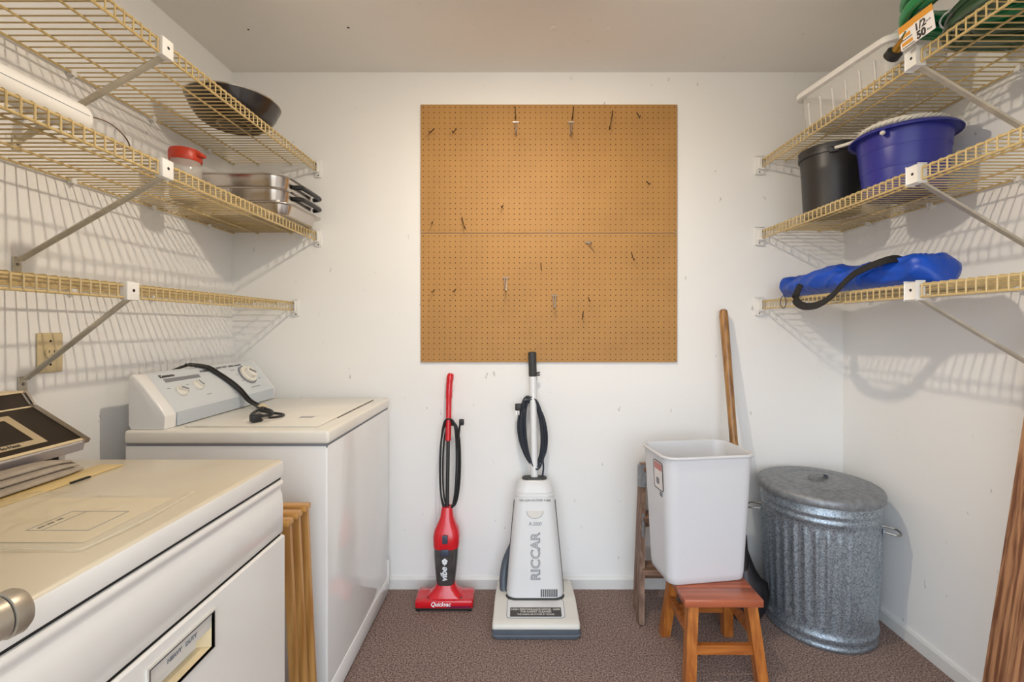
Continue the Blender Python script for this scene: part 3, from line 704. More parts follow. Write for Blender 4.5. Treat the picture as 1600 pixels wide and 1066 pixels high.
# console of the dryer, profile (x, z)
cp_ = [(-1.284, DZ), (-1.13, DZ), (-1.13, DZ+0.020), (-1.085, DZ+0.030), (-1.0775, DZ+0.050), (-1.208, DZ+0.132), (-1.230, DZ+0.165), (-1.280, DZ+0.168)]
dc = part('console', MB().prism(cp_, DY0+0.01, DY1-0.012, 'Y'), 'enamel_old', dr, True, smooth=False)
qa = Vector((-1.0775, 0, DZ+0.050)); qb = Vector((-1.208, 0, DZ+0.132)); vd = (qb-qa).normalized(); qn = Vector((0, 1, 0)).cross(vd)
if qn.x < 0: qn = -qn
def dframe(y, t, h=0.0): return frame(qa.lerp(qb, t)+Vector((0, y, 0))+qn*h, (0, 1, 0), vd)
def dbox(y0, y1, t0, t1, h0, h1, m, name, parent=dc):
    Lq = (qb-qa).length
    return part(name, MB().box(y0, y1, t0*Lq, t1*Lq, h0, h1).xf(dframe(0, 0)), m, parent, True, smooth=False)
pan = dbox(DY0+0.012, DY1-0.020, 0.02, 0.99, 0.0002, 0.002, 'brownpanel', 'face_plate')
for a, b_, c_, d_ in ((DY0+0.03, DY1-0.085, 0.16, 0.26), (DY0+0.03, DY1-0.085, 0.78, 0.87), (DY1-0.103, DY1-0.085, 0.26, 0.78)):
    dbox(a, b_, c_, d_, 0.002, 0.0028, 'tanprint', 'printed_band', pan)
dbox(DY0+0.012, DY1-0.020, 0.0, 0.05, 0.002, 0.004, 'tan', 'lower_trim')
dbox(DY1-0.022, DY1-0.008, -0.03, 1.04, -0.004, 0.006, 'chrome', 'end_trim')
ub = [(-1.208, DZ+0.1325), (-1.2305, DZ+0.166), (-1.228, DZ+0.168), (-1.205, DZ+0.134)]
part('upper_face', MB().prism(ub, DY0+0.012, DY1-0.022, 'Y'), 'brownpanel', dc, True, smooth=False)
part('crease_trim', MB().cyl((-1.208, DY0+0.012, DZ+0.1335), (-1.208, DY1-0.02, DZ+0.1335), 0.0032, 8), 'tan', dc, True)
part('upper_end_trim', MB().bar((-1.206, DY1-0.015, DZ+0.133), (-1.230, DY1-0.015, DZ+0.169), 0.014, 0.006, (0, 1, 0)), 'chrome', dc, True)
part('crown_trim', MB().rbox(-1.280, -1.228, DY0+0.01, DY1-0.010, DZ+0.166, DZ+0.172, 0.002), 'tan', dc, True)
part('front_trim', MB().prism([(-1.0855, DZ+0.026), (-1.078, DZ+0.028), (-1.0745, DZ+0.046), (-1.0795, DZ+0.048)], DY0+0.01, DY1-0.02, 'Y'), 'lavender', dc, True, smooth=False)
part('kick_recess', MB().box(-1.1305, -1.128, DY0+0.012, DY1-0.03, DZ+0.0005, DZ+0.021), 'dark', dc, True)
kn = part('timer_knob', MB().lathe([(0.020, 0.002), (0.020, 0.010), (0.017, 0.016), (0.012, 0.017)], n=26).xf(dframe(0.93, 0.55)), 'chrome', dc, True)
part('knob_cap', MB().lathe([(0.015, 0.0165), (0.013, 0.019)], n=22).xf(dframe(0.93, 0.55)), 'tanprint', kn, True)
text('Extra No-Heat', 0.012, dframe(0.965, 0.21, 0.003), 'ink', pan, bold=0.0003)
lc = part('lint_cover', MB().rbox(-1.005, -0.948, 0.70, 1.085, DZ+0.0003, DZ+0.003, 0.001), 'lint', top, True)
part('finger_slot', MB().box(-0.950, -0.944, 0.955, 0.998, DZ+0.0005, DZ+0.0034), 'dark', lc, True)

# folded grey cloth along the console base
fc = thing('folded_cloth', (-1.03, 0.80, DZ), 'grey cloth folded in layers along the dryer console', 'cloth')
for k, (x0_, x1_, z0_, z1_) in enumerate(((-1.066, -0.985, 0.0035, 0.0155), (-1.066, -1.002, 0.0150, 0.0265), (-1.066, -1.020, 0.0260, 0.0370))):
    rs = []
    for i in range(33):
        t = i/32; y = 0.50+0.555*t; e = min(1.0, (1-t)/0.16); e = math.sqrt(max(0.02, 1-(1-e)**2))
        wv = 0.003*math.sin(11*y+k); hh = (z1_-z0_)/2; w = (x1_-x0_)/2*(0.35+0.65*e); cx = x0_+(x1_-x0_)/2*(1.0) + wv - 0.004*(1-e)
        lift = DZ+0.0034+(z0_-0.0034)*(0.35+0.65*e)
        row = []
        for a in [2*PI*j/20 for j in range(20)]:
            ca, sa = math.cos(a), math.sin(a)
            row.append((cx+w*math.copysign(abs(ca)**0.55, ca), y, lift+hh*e*(1+math.copysign(abs(sa)**0.7, sa))))
        rs.append(row)
    part('fold_layer', MB().rings(rs), 'cloth', fc, True, angle=180)

# clear bag with a printed sheet on the dryer
pb_ = thing('plastic_bag', (-0.84, 0.785, DZ), 'clear plastic bag with a printed sheet lying on the dryer top', 'bag')
def wavy(x0, x1, y0, y1, z, amp, nx=30, ny=24, sd=0.0):
    v = []; f = []
    for j in range(ny+1):
        for i in range(nx+1):
            u = i/nx; w = j/ny; x = x0+(x1-x0)*u+0.012*math.sin(5*w+sd); y = y0+(y1-y0)*w+0.008*math.sin(7*u+sd)
            e = min(u, 1-u, w, 1-w)*6; e = min(1, e)
            hz = amp*(0.5+0.5*noise.noise((x*14+sd, y*20, sd)))*e + amp*0.7*abs(noise.noise((x*40, y*9+sd, 2)))*e
            if x < -0.90: hz += amp*1.5*e*max(0, min(1, (-0.90-x)/0.05))*(0.6+0.4*math.sin(y*40))
            v.append((x, y, z+max(0, hz)))
    for j in range(ny):
        for i in range(nx):
            a = j*(nx+1)+i; f.append((a, a+1, a+nx+2, a+nx+1))
    return v, f
part('paper_sheet', MB().rbox(-0.945, -0.668, 0.695, 0.875, DZ+0.0004, DZ+0.0016, 0.0004, 1), 'paper', pb_, True)
sh = MB()
for (x0_, x1_, y0_, y1_) in ((-0.80, -0.70, 0.733, 0.735), (-0.80, -0.70, 0.809, 0.811), (-0.80, -0.798, 0.733, 0.811), (-0.70, -0.698, 0.733, 0.811), (-0.775, -0.773, 0.735, 0.809)):
    sh.box(x0_, x1_, y0_, y1_, DZ+0.0016, DZ+0.0019)
part('printed_frame', sh, 'grey_ink', pb_, True, smooth=False)
for ya, yb in ((0.741, 0.752), (0.755, 0.766), (0.772, 0.781)):
    part('printed_mark', MB().box(-0.790, -0.785, ya, yb, DZ+0.0016, DZ+0.0019), 'ink', pb_, True)
v, f = wavy(-0.962, -0.645, 0.672, 0.897, DZ+0.0030, 0.012)
part('plastic_film', MB().add(v, f), 'film', pb_, True, angle=180)
# rolled front edge of the bag
part('bag_seam', MB().tube([(-0.962, 0.676, DZ+0.006), (-0.88, 0.674, DZ+0.008), (-0.76, 0.668, DZ+0.005), (-0.655, 0.667, DZ+0.004), (-0.646, 0.668, DZ+0.004), (-0.643, 0.676, DZ+0.004), (-0.636, 0.78, DZ+0.004), (-0.648, 0.90, DZ+0.004)], 0.0018, 6), 'film', pb_, True)

# ------------------------------------------------------------------ folding tray tables between the machines
names = ('nearest the dryer', 'in the middle of the three', 'nearest the washing machine')
for k in range(3):
    y = 1.252+k*0.042; zt = 0.700+k*0.004; xr = -0.640+0.004*k
    t = thing('folding_tray_table', (-0.85, y, 0), 'folded golden wooden tray table '+names[k], 'tray table', 'folded wooden tray tables')
    for j in range(3):
        zz = zt-0.125*(j+1)
        part('tray_slat', MB().rbox(-1.10, xr-0.085, y-0.009, y+0.009, zz+0.002, zz+0.123, 0.003), 'tray', t, True)
    part('tray_edge', MB().rbox(-1.10, xr+0.006, y-0.018, y+0.018, zt-0.006, zt+0.012, 0.003), 'tray', t, True)
    for s, xa, xb in ((1, xr-0.012, xr+0.020), (-1, -1.088, -1.11)):
        lg = MB().bar((xb, y+0.012, 0.001), (xa, y+0.012, zt-0.008), 0.012, 0.022, (1, 0, 0))
        part('leg', lg, 'trayz', t, True, smooth=False)
    part('stretcher', MB().rbox(-1.08, xr-0.01, y+0.004, y+0.016, 0.16, 0.185, 0.002), 'tray', t, True)

# ------------------------------------------------------------------ things on the left shelves
# black pan
pn_ = thing('frying_pan', (-1.112, 1.762, DU+0.003), 'round black deep frying pan on the top left shelf', 'pan')
part('bowl', MB().lathe([(0.0, 0.003), (0.092, 0.0), (0.100, 0.003), (0.122, 0.018), (0.143, 0.048), (0.156, 0.080), (0.159, 0.088), (0.156, 0.088), (0.140, 0.050), (0.118, 0.022), (0.09, 0.006), (0, 0.006)], n=56), 'black_pan', pn_)
part('rolled_rim', MB().tube([(0.159*math.cos(2*PI*i/56), 0.159*math.sin(2*PI*i/56), 0.089) for i in range(56)], 0.0026, 8, True), 'chrome', pn_)
part('base_ring', MB().lathe([(0.088, -0.0006), (0.088, 0.001), (0.05, 0.001), (0.05, -0.0006)], n=48, cap0=False, cap1=False), 'nickel', pn_)
# roasting pans: shallow tray below, two pans above
def pan_shell(root, x0, x1, y0, y1, z0, z1, r, fl, taper=0.010, name='shell'):
    cx, cy, w, d = (x0+x1)/2, (y0+y1)/2, x1-x0, y1-y0
    R_ = lambda dw, z: rrect(w+dw, d+dw, max(0.01, r+dw/2), 7, cx, cy, z)
    rs = [R_(-2*taper-0.03, z0), R_(-2*taper-0.008, z0+0.003), R_(-2*taper, z0+0.010), R_(0, z1-0.003), R_(2*fl, z1-0.003), R_(2*fl, z1), R_(-0.004, z1), R_(-2*taper-0.004, z0+0.011), R_(-2*taper-0.03, z0+0.003)]
    return part(name, MB().rings(rs), 'pan_steel', root, True)
rx0, rx1, ry0, ry1 = -1.352, -0.945, 1.800, 2.120
t = thing('baking_tray', (-1.15, 1.96, DM+0.003), 'shallow stainless tray under the two roasting pans', 'tray')
pan_shell(t, rx0+0.012, rx1+0.012, ry0+0.005, ry1-0.012, DM+0.003, DM+0.046, 0.06, 0.022)
for k, (z0_, z1_) in enumerate(((DM+0.047, DM+0.104), (DM+0.105, DM+0.160))):
    t = thing('roasting_pan', (-1.15, 1.96, z0_), ('lower' if k == 0 else 'topmost')+' stainless roasting pan with black handles on the left shelf', 'roasting pan', 'stacked stainless roasting pans')
    sh_ = pan_shell(t, rx0+0.004, rx1-0.002, ry0, ry1-0.006, z0_, z1_, 0.075, 0.004, 0.006)
    part('rolled_rim', MB().tube([(p[0], p[1], z1_-0.0015) for p in rrect(rx1-rx0-0.006+0.012, ry1-ry0-0.006+0.012, 0.08, 7, (rx0+rx1)/2+0.001, (ry0+ry1)/2-0.003)], 0.0028, 6, True), 'pan_steel', t, True)
    hm = MB(); zz = z0_+0.034-0.010*k
    hx = rx1+0.001
    hm.tube(smooth_path([(hx-0.004, 1.885, zz), (hx+0.022, 1.892, zz+0.001), (hx+0.030, 1.915, zz+0.002), (hx+0.030, 2.045, zz+0.002), (hx+0.022, 2.068, zz+0.001), (hx-0.004, 2.075, zz)], 4), 0.0098, 8)
    part('handle', hm, 'black_pl', t, True, label='black plastic handle')
# jar with red lid
jr = thing('lidded_jar', (-1.205, 1.632, DM+0.003), 'clear jar with a red lid on the middle left shelf', 'jar')
part('jar_body', MB().lathe([(0.042, 0), (0.047, 0.006), (0.048, 0.095), (0.051, 0.110), (0.047, 0.124), (0.046, 0.150)], n=32), 'jar', jr)
part('contents', MB().lathe([(0.039, 0.004), (0.043, 0.008), (0.044, 0.085), (0.02, 0.095)], n=28), 'jarfill', jr)
part('lid', MB().lathe([(0.049, 0.140), (0.051, 0.146), (0.051, 0.172), (0.048, 0.180), (0.044, 0.182)], n=36), 'redlid', jr)
part('lid_tab', MB().rbox(0.036, 0.066, -0.016, 0.016, 0.156, 0.170, 0.005), 'redlid', jr)
# long white tube lying near the front of the middle shelf
wt = thing('white_tube', (-1.035, 0.70, DM+0.003), 'long white plastic tube lying on the middle left shelf', 'tube')
rs = []
for y in (0.27, 1.058, 1.066, 1.070):
    k = 1.0 if y < 1.06 else (0.93 if y < 1.068 else 0.8)
    rs.append([(-1.035+0.034*k*math.cos(a), y, DM+0.003+0.035+0.0345*k*math.sin(a)) for a in [2*PI*j/24 for j in range(24)]])
part('tube_body', MB().rings(rs), 'clip', wt, True)
part('seam', MB().box(-1.0018, -1.0008, 0.27, 1.055, DM+0.040, DM+0.0415), 'grey_ink', wt, True)
part('loose_wire', MB().tube(smooth_path([(-1.03, 1.068, DM+0.050), (-1.01, 1.11, DM+0.052), (-0.995, 1.14, DM+0.030), (-1.0, 1.16, DM+0.008), (-1.015, 1.135, DM+0.006)], 5), 0.0016, 6), 'hook', wt, True)

# ------------------------------------------------------------------ red stick vacuum
rv = thing('stick_vacuum', (-0.339, 2.035, 0), 'red stick vacuum with smoked dust cup leaning on the wall', 'vacuum')
hd = MB()
def hsec(x, k):   # (y,z) profile of the floor head at half-width x
    return [(x, y*k, 0.016+z*k) for y, z in ((-0.056, 0.0), (-0.060, 0.014), (-0.054, 0.030), (-0.036, 0.036), (-0.030, 0.033), (0.0, 0.044), (0.035, 0.040), (0.046, 0.024), (0.046, 0.0))]
hd.rings([hsec(x, k) for x, k in ((-0.126, 0.86), (-0.122, 0.97), (-0.110, 1), (0.110, 1), (0.122, 0.97), (0.126, 0.86))])
head = part('floor_head', hd, 'red', rv, angle=50)
part('underbody', MB().rbox(-0.122, 0.122, -0.056, 0.044, 0.006, 0.018, 0.003), 'black_pl', head)
part('purple_stripe', MB().add([(0.010, -0.0606, 0.0205), (0.118, -0.0606, 0.0205), (0.118, -0.0616, 0.0285), (0.028, -0.0616, 0.0285), (0.010, -0.059, 0.021), (0.118, -0.059, 0.021), (0.118, -0.059, 0.028), (0.028, -0.059, 0.028)], [(0, 1, 2, 3), (4, 7, 6, 5), (0, 4, 5, 1), (1, 5, 6, 2), (2, 6, 7, 3), (3, 7, 4, 0)]), 'purple', head, smooth=False)
part('groove', MB().rbox(-0.075, 0.075, -0.040, -0.028, 0.049, 0.0535, 0.002), 'black_pl', head)
for s in (-1, 1):
    part('wheel', MB().cyl((s*0.112-0.008, -0.048, 0.0085), (s*0.112+0.008, -0.048, 0.0085), 0.0085, 14), 'black_rub', head)
text('Quickvac', 0.023, frame((-0.339-0.012, 2.035-0.0625, 0.036), (1, 0, 0), (0, 0.35, 1)), 'whiteprint', head, bold=0.0004, shear=0.2)
# neck fairing joins head and dust cup
part('neck', MB().rings([rrect(w, d, r, 5, 0, y, z) for w, d, r, y, z in ((0.19, 0.085, 0.03, -0.004, 0.044), (0.135, 0.08, 0.03, 0.0, 0.062), (0.095, 0.072, 0.03, 0.004, 0.080), (0.084, 0.066, 0.03, 0.006, 0.098))]), 'red', rv)
LEAN = -0.098
ax = lambda z: (0, 0.006+(z-0.09)*math.tan(-LEAN), z)
def sec(z, w, d, r=0.4): 
    p = ax(z); return rrect(w, d, min(w, d)*r, 6, 0, p[1], p[2])
cup = part('dust_cup', MB().rings([sec(z, w, d) for z, w, d in ((0.088, 0.078, 0.066), (0.12, 0.088, 0.074), (0.17, 0.100, 0.084), (0.215, 0.107, 0.088), (0.252, 0.110, 0.090))]), 'smoke', rv, label='smoked translucent dust cup')
p = ax(0.243)
part('cup_latch', MB().rbox(-0.018, 0.018, p[1]-0.050, p[1]-0.042, 0.228, 0.256, 0.005), 'slate', cup)
fr_ = lambda z, off, w=(1, 0, 0): None
vx = Vector((-0.339, 2.035, 0))
updir = Vector((0, math.tan(-LEAN), 1)).normalized()
pt = Vector(ax(0.150))+Vector((-0.002, -0.0430, 0))+vx
cupdir = Vector((0, -0.016, 0.16)).normalized()
text('vibe', 0.040, frame(pt+Vector((0, -0.0008, 0)), cupdir, (-1, 0, 0)), 'whiteprint', cup, bold=0.001, shear=0.25, ex=0.001)
fl = MB()
for i in range(5):
    a = 2*PI*i/5+0.3; fl.lathe([(0.0058, 0), (0.0058, 0.0012)], (0.0072*math.cos(a), 0.0072*math.sin(a), 0), 12)
fl.lathe([(0.003, 0), (0.003, 0.0014)], (0, -0.014, 0), 10)
part('flower_mark', fl.xf(frame(Vector(ax(0.205))+Vector((0, -0.0462, 0))+vx, (1, 0, 0), (0, 0.1, 1))), 'whiteprint', cup, True)
body = part('motor_body', MB().rings([sec(z, w, d) for z, w, d in ((0.2525, 0.114, 0.094), (0.262, 0.117, 0.096), (0.300, 0.119, 0.096), (0.330, 0.106, 0.088), (0.355, 0.080, 0.074), (0.380, 0.060, 0.060), (0.410, 0.052, 0.052), (0.424, 0.046, 0.046))]), 'red', rv)
p = ax(0.298)
part('switch', MB().rbox(-0.012, 0.012, p[1]-0.054, p[1]-0.046, 0.280, 0.318, 0.004), 'slate', body)
part('pole', MB().tube([ax(0.418), ax(0.75)], 0.0085, 12), 'black_pl', rv)
hpts = [Vector(ax(z))+Vector((dx, 0, 0)) for z, dx in ((0.715, 0), (0.76, 0), (0.83, 0.0), (0.90, 0.0), (0.96, 0.001), (1.0, 0.004), (1.022, 0.008))]
part('handle', MB().tube(smooth_path(hpts, 4), [0.0135]*13+[0.0155]*6+[0.0165]*3+[0.0155, 0.014, 0.010], 14), 'red', rv)
cw = MB()
def loop(cx, cz, a, b_, n=40, dy=0.0, sk=0.0):
    return [(cx+a*math.copysign(abs(math.cos(2*PI*i/n))**0.55, math.cos(2*PI*i/n))+sk*math.sin(2*PI*i/n), ax(cz+b_*math.sin(2*PI*i/n))[1]+dy, cz+b_*math.sin(2*PI*i/n)) for i in range(n)]
for k in range(4):
    part('cord_coil', MB().tube(loop(0.004+0.003*k, 0.615-0.004*k, 0.037+0.005*(k % 3), 0.200-0.006*k, dy=-0.012+0.006*k), 0.0042, 8, True), 'black_rub', rv)
part('cord_end', MB().tube(smooth_path([(0.045, 2.07-2.035, 0.70), (0.055, 0.032, 0.76), (0.058, 0.03, 0.79), (0.064, 0.028, 0.805)], 4), 0.0045, 8), 'black_rub', rv)
part('plug', MB().rbox(0.056, 0.078, 0.018, 0.036, 0.795, 0.822, 0.004), 'black_rub', rv)

# ------------------------------------------------------------------ upright vacuum
uv = thing('upright_vacuum', (0.058, 1.955, 0), 'tall light grey upright vacuum below the pegboard', 'vacuum')
BW = 0.352
def bsec(y, w, zt): return rrect(w, 0.001, 0.0004, 1, 0, y, zt)
# power head: profile in (y,z), bevelled
bm = bmesh.new()
prof = [(-0.146, 0.034), (-0.146, 0.050), (-0.132, 0.060), (0.0, 0.082), (0.125, 0.082), (0.140, 0.072), (0.140, 0.034)]
t_ = MB().prism(prof, -BW/2, BW/2, 'X'); me = bpy.data.meshes.new('t'); me.from_pydata(t_.v, [], t_.f); bm.from_mesh(me); bpy.data.meshes.remove(me)
for v in bm.verts:
    if v.co.y > 0.1: v.co.x *= 0.95
bmesh.ops.recalc_face_normals(bm, faces=bm.faces)
bmesh.ops.bevel(bm, geom=[e for e in bm.edges if e.calc_face_angle(0) > 0.15 and max(v.co.z for v in e.verts) > 0.04], offset=0.010, segments=4, profile=0.5, affect='EDGES')
ph = part('power_head', MB().from_bm(bm), 'vaccream', uv, angle=50)
bb = MB(); bb.rings([rrect(w, 0.30, 0.018, 5, 0, -0.004, z) for w, z in ((BW-0.012, 0.004), (BW+0.002, 0.008), (BW+0.002, 0.034), (BW-0.006, 0.037))])
part('bumper', bb, 'bumper', ph)
part('bumper_stripe', MB().rings([rrect(BW+0.004, 0.302, 0.019, 5, 0, -0.004, z) for z in (0.015, 0.018)]), 'grey_ink', ph)
# tilted inset with name plate on the head
sl = Vector((0, 0.132, 0.022)).normalized()
def hframe(x, y, h=0.0):
    z = 0.060+(y+0.132)/0.132*0.022
    n_ = Vector((1, 0, 0)).cross(sl)
    return frame(Vector((x, y, z))+n_*h, (1, 0, 0), sl)
ins = part('inset_panel', MB().rings([rrect(w, d, 0.012, 4, 0, 0, z) for w, d, z in ((0.234, 0.098, -0.002), (0.234, 0.098, 0.002), (0.226, 0.090, 0.003))]).xf(hframe(0, -0.066)), 'vacwhite', ph)
part('inset_seam', MB().rings([rrect(w, d, 0.013, 4, 0, 0, z) for w, d, z in ((0.239, 0.103, -0.002), (0.239, 0.103, 0.0006))]).xf(hframe(0, -0.066)), 'grey_ink', ins)
npl = part('name_plate', MB().rbox(-0.105, 0.105, -0.024, 0.024, 0.002, 0.0042, 0.0008, 1).xf(hframe(0, -0.088)), 'plate', ins)
tw = Matrix.Translation(uv.location)
text('HIGH PERFORMANCE MODEL 16000', 0.0125, tw @ hframe(0, -0.076, 0.0044), 'silverprint', npl, bold=0.0003)
text('THE CARPET CLEANER', 0.0125, tw @ hframe(0, -0.088, 0.0044), 'silverprint', npl, bold=0.0003)
text('THE CLEAN AIR SYSTEM BY RICCAR', 0.0095, tw @ hframe(0, -0.101, 0.0044), 'silverprint', npl, bold=0.0002)
# body: built upright at its hinge, then leaned back
TILT = 0.112
B0 = Vector((0, 0.055, 0.070))
RB = Matrix.Translation(B0) @ Matrix.Rotation(-TILT, 4, 'X')
def usec(z, w, d, r=0.045): return rrect(w, d, min(r, w*0.35, d*0.42), 7, 0, 0, z)
bsecs = ((0.0, 0.244, 0.150), (0.03, 0.247, 0.152), (0.15, 0.226, 0.148), (0.30, 0.198, 0.138), (0.398, 0.180, 0.128))
ub_ = part('bag_housing', MB().rings([usec(*s) for s in bsecs]).xf(RB), 'vacwhite', uv)
capm = MB().rings([usec(z, w, d) for z, w, d in ((0.398, 0.181, 0.129), (0.414, 0.178, 0.127), (0.416, 0.172, 0.121), (0.420, 0.172, 0.121), (0.422, 0.177, 0.126), (0.428, 0.175, 0.124), (0.430, 0.168, 0.118), (0.434, 0.168, 0.118), (0.436, 0.172, 0.121), (0.460, 0.158, 0.110), (0.480, 0.138, 0.098), (0.486, 0.128, 0.090))]).xf(RB)
capp = part('top_cap', capm, 'vacwhite', uv, angle=25)
part('cap_collar', MB().rings([usec(z, w, d) for z, w, d in ((0.486, 0.112, 0.075), (0.493, 0.110, 0.072), (0.494, 0.06, 0.05))]).xf(RB), 'grip', capp)
for s in (-1, 1):
    rl = [(s*(w/2+0.001), -0.02, z) for z, w, d in bsecs]
    part('side_seam', MB().ribbon(rl, 0.006, (0, 1, 0), 0.004).xf(RB), 'grip', ub_, smooth=False)
part('hinge_skirt', MB().rings([usec(-0.012, 0.262, 0.166), usec(0.006, 0.260, 0.164), usec(0.008, 0.25, 0.156)]).xf(RB), 'grip', ub_)
def face_y(z):
    for (z0, w0, d0), (z1, w1, d1) in zip(bsecs, bsecs[1:]):
        if z0 <= z <= z1: return -(d0+(d1-d0)*(z-z0)/(z1-z0))/2
def bframe(x, z, h=0.0006, vertical=False):
    y = face_y(z)-h; d = Vector((0, face_y(min(z+0.02, 0.397))-face_y(z-0.001), min(z+0.02, 0.397)-z+0.001)).normalized()
    f_ = frame((x, y, z), (1, 0, 0), d) if not vertical else frame((x, y, z), d, (-1, 0, 0))
    return tw @ RB @ f_
text('RICCAR', 0.056, bframe(0.004, 0.176, 0.001, True), 'grey_ink', ub_, outline=0.0012, sx=0.98)
text('R-2000', 0.020, bframe(0.0, 0.308), 'grey_ink', ub_, sx=0.95, shear=0.3)
text('THE CLEAN AIR SYSTEM  R-2000', 0.0115, tw @ RB @ frame((0, -0.0655, 0.406), (1, 0, 0), (0, 0, 1)), 'ink', capp, sx=0.85)
lt = MB(); hp_ = [(0.036*math.cos(a), 0.030*math.sin(a)) for a in [PI+PI*i/14 for i in range(15)]]
lt.prism(hp_, 0.0, 0.0035, 'Z').xf(Matrix.Translation(-uv.location) @ bframe(0, 0.362, -0.0005))
part('latch_recess', lt, 'vaccream', ub_)
lt2 = MB().tube([(x, y, 0.002) for x, y in hp_], 0.0012, 6).xf(Matrix.Translation(-uv.location) @ bframe(0, 0.362, 0.0))
part('latch_edge', lt2, 'grey_ink', ub_)
for i in range(9):
    x = 0.026+i*0.0082
    part('vent_slot', MB().box(-0.0024, 0.0024, -0.015, 0.015, -0.001, 0.0012).xf(Matrix.Translation(-uv.location) @ bframe(x, 0.028)), 'ink', ub_)
hose = MB().tube(smooth_path([(-0.135, 0.05, 0.075), (-0.138, 0.075, 0.12), (-0.128, 0.095, 0.18), (-0.105, 0.10, 0.235), (-0.085, 0.10, 0.27)], 6), 0.019, 12)
part('side_hose', hose, 'bumper', uv)
part('tube', MB().tube([(0, 0.0, 0.485), (-0.006, 0.0, 0.955)], 0.0165, 18).xf(RB), 'tubewhite', uv)
gr = part('grip', MB().tube([(-0.006, 0, 0.945), (-0.006, 0, 0.950), (-0.0085, 0, 1.055), (-0.0088, 0, 1.060)], [0.0170, 0.0190, 0.0190, 0.015], 18).xf(RB), 'grip', uv)
for dz in (0.0, 0.010):
    part('cord_clip', MB().tube([(0.010, 0, 0.952+dz), (0.022, 0, 0.952+dz), (0.026, 0, 0.956+dz)], 0.004, 8).xf(RB), 'grip', gr)
for k in range(9):
    a_ = 0.034+0.006*(k % 4)+0.004*(k//4); b_ = 0.162-0.007*(k % 4)-0.003*(k//3); cz = 0.690+0.004*(k % 3)
    n = 44; off = 0.004*(k % 2)-0.002*k
    lp = [(off+a_*1.15*math.cos(2*PI*i/n)+0.012*math.sin(2*PI*i/n)*-1, -0.012+0.0042*k, cz+b_*math.sin(2*PI*i/n)) for i in range(n)]
    part('cord_coil', MB().tube(lp, 0.0040, 8, True).xf(RB), 'bluecord', uv)
part('cord_lead', MB().tube(smooth_path([(0.038, 0.02, 0.495), (0.042, 0.015, 0.53), (0.040, 0.01, 0.57), (0.046, 0.005, 0.60)], 5), 0.004, 8).xf(RB), 'bluecord', uv)
part('cord_tail', MB().tube(smooth_path([(-0.01, -0.012, 0.842), (-0.04, -0.012, 0.835), (-0.062, -0.012, 0.815)], 5), 0.004, 8).xf(RB), 'bluecord', uv)
pg = part('plug', MB().rbox(-0.088, -0.058, -0.022, 0.0, 0.790, 0.822, 0.005).xf(RB), 'black_rub', uv)
for dx in (-0.006, 0.006):
    part('prong', MB().box(-0.076+dx-0.001, -0.076+dx+0.001, -0.014, -0.007, 0.770, 0.791).xf(RB), 'chrome', pg)

# ------------------------------------------------------------------ stool
ZS = 0.290
sx0, sx1, sy0, sy1 = 0.567, 0.842, 1.580, 1.822
st = thing('wooden_stool', ((sx0+sx1)/2, (sy0+sy1)/2, 0), 'small honey-coloured wooden step stool carrying the white wastebasket', 'stool')
for k in range(3):
    a = sy0+(sy1-sy0)*k/3; b_ = sy0+(sy1-sy0)*(k+1)/3
    part('seat_board', MB().rbox(sx0, sx1, a+0.0004, b_-0.0004, ZS-0.026, ZS, 0.003), 'stool_top', st, True)
leg = 0.036
cor = {}
for ix, (xt, xb) in enumerate(((0.600, 0.576), (0.806, 0.828))):
    for iy, (yt, yb_) in enumerate(((1.606, 1.566), (1.796, 1.836))):
        l = MB(); rs = []
        for (x, y, z) in ((xb, yb_, 0.0005), (xt, yt, ZS-0.027)):
            rs.append([(x+a*leg/2, y+b_*leg/2, z) for a, b_ in ((-1, -1), (1, -1), (1, 1), (-1, 1))])
        l.rings(rs); part('leg', l, 'stool_leg', st, True, smooth=False)
        cor[(ix, iy)] = lambda z, xt=xt, xb=xb, yt=yt, yb_=yb_: (xb+(xt-xb)*z/(ZS-0.027), yb_+(yt-yb_)*z/(ZS-0.027), z)
for a, b_, z in (((0, 0), (1, 0), 0.120), ((0, 1), (1, 1), 0.120), ((0, 0), (0, 1), 0.165), ((1, 0), (1, 1), 0.165)):
    part('stretcher', MB().bar(cor[a](z), cor[b_](z), 0.018, 0.032), 'stool_rail', st, True, smooth=False)
for a, b_ in (((0, 0), (1, 0)), ((0, 1), (1, 1))):
    pass

# ------------------------------------------------------------------ white wastebasket
wb = thing('wastebasket', (0.680, 1.774, ZS+0.0005), 'tall white plastic wastebasket standing on the wooden stool', 'wastebasket', rotz=math.radians(8))
HB = 0.478
o_ = [(0.292, 0.172, 0.030, 0.0), (0.304, 0.184, 0.036, 0.006), (0.310, 0.190, 0.038, 0.03), (0.350, 0.232, 0.045, HB-0.012), (0.364, 0.246, 0.050, HB-0.010), (0.368, 0.250, 0.052, HB-0.003), (0.364, 0.246, 0.050, HB), (0.350, 0.232, 0.045, HB), (0.344, 0.226, 0.043, HB-0.008), (0.304, 0.184, 0.035, 0.03), (0.290, 0.17, 0.03, 0.006)]
sh_ = part('bin_wall', MB().rings([rrect(w, d, r, 8, 0, 0, z) for w, d, r, z in o_]), 'basket', wb, angle=60)
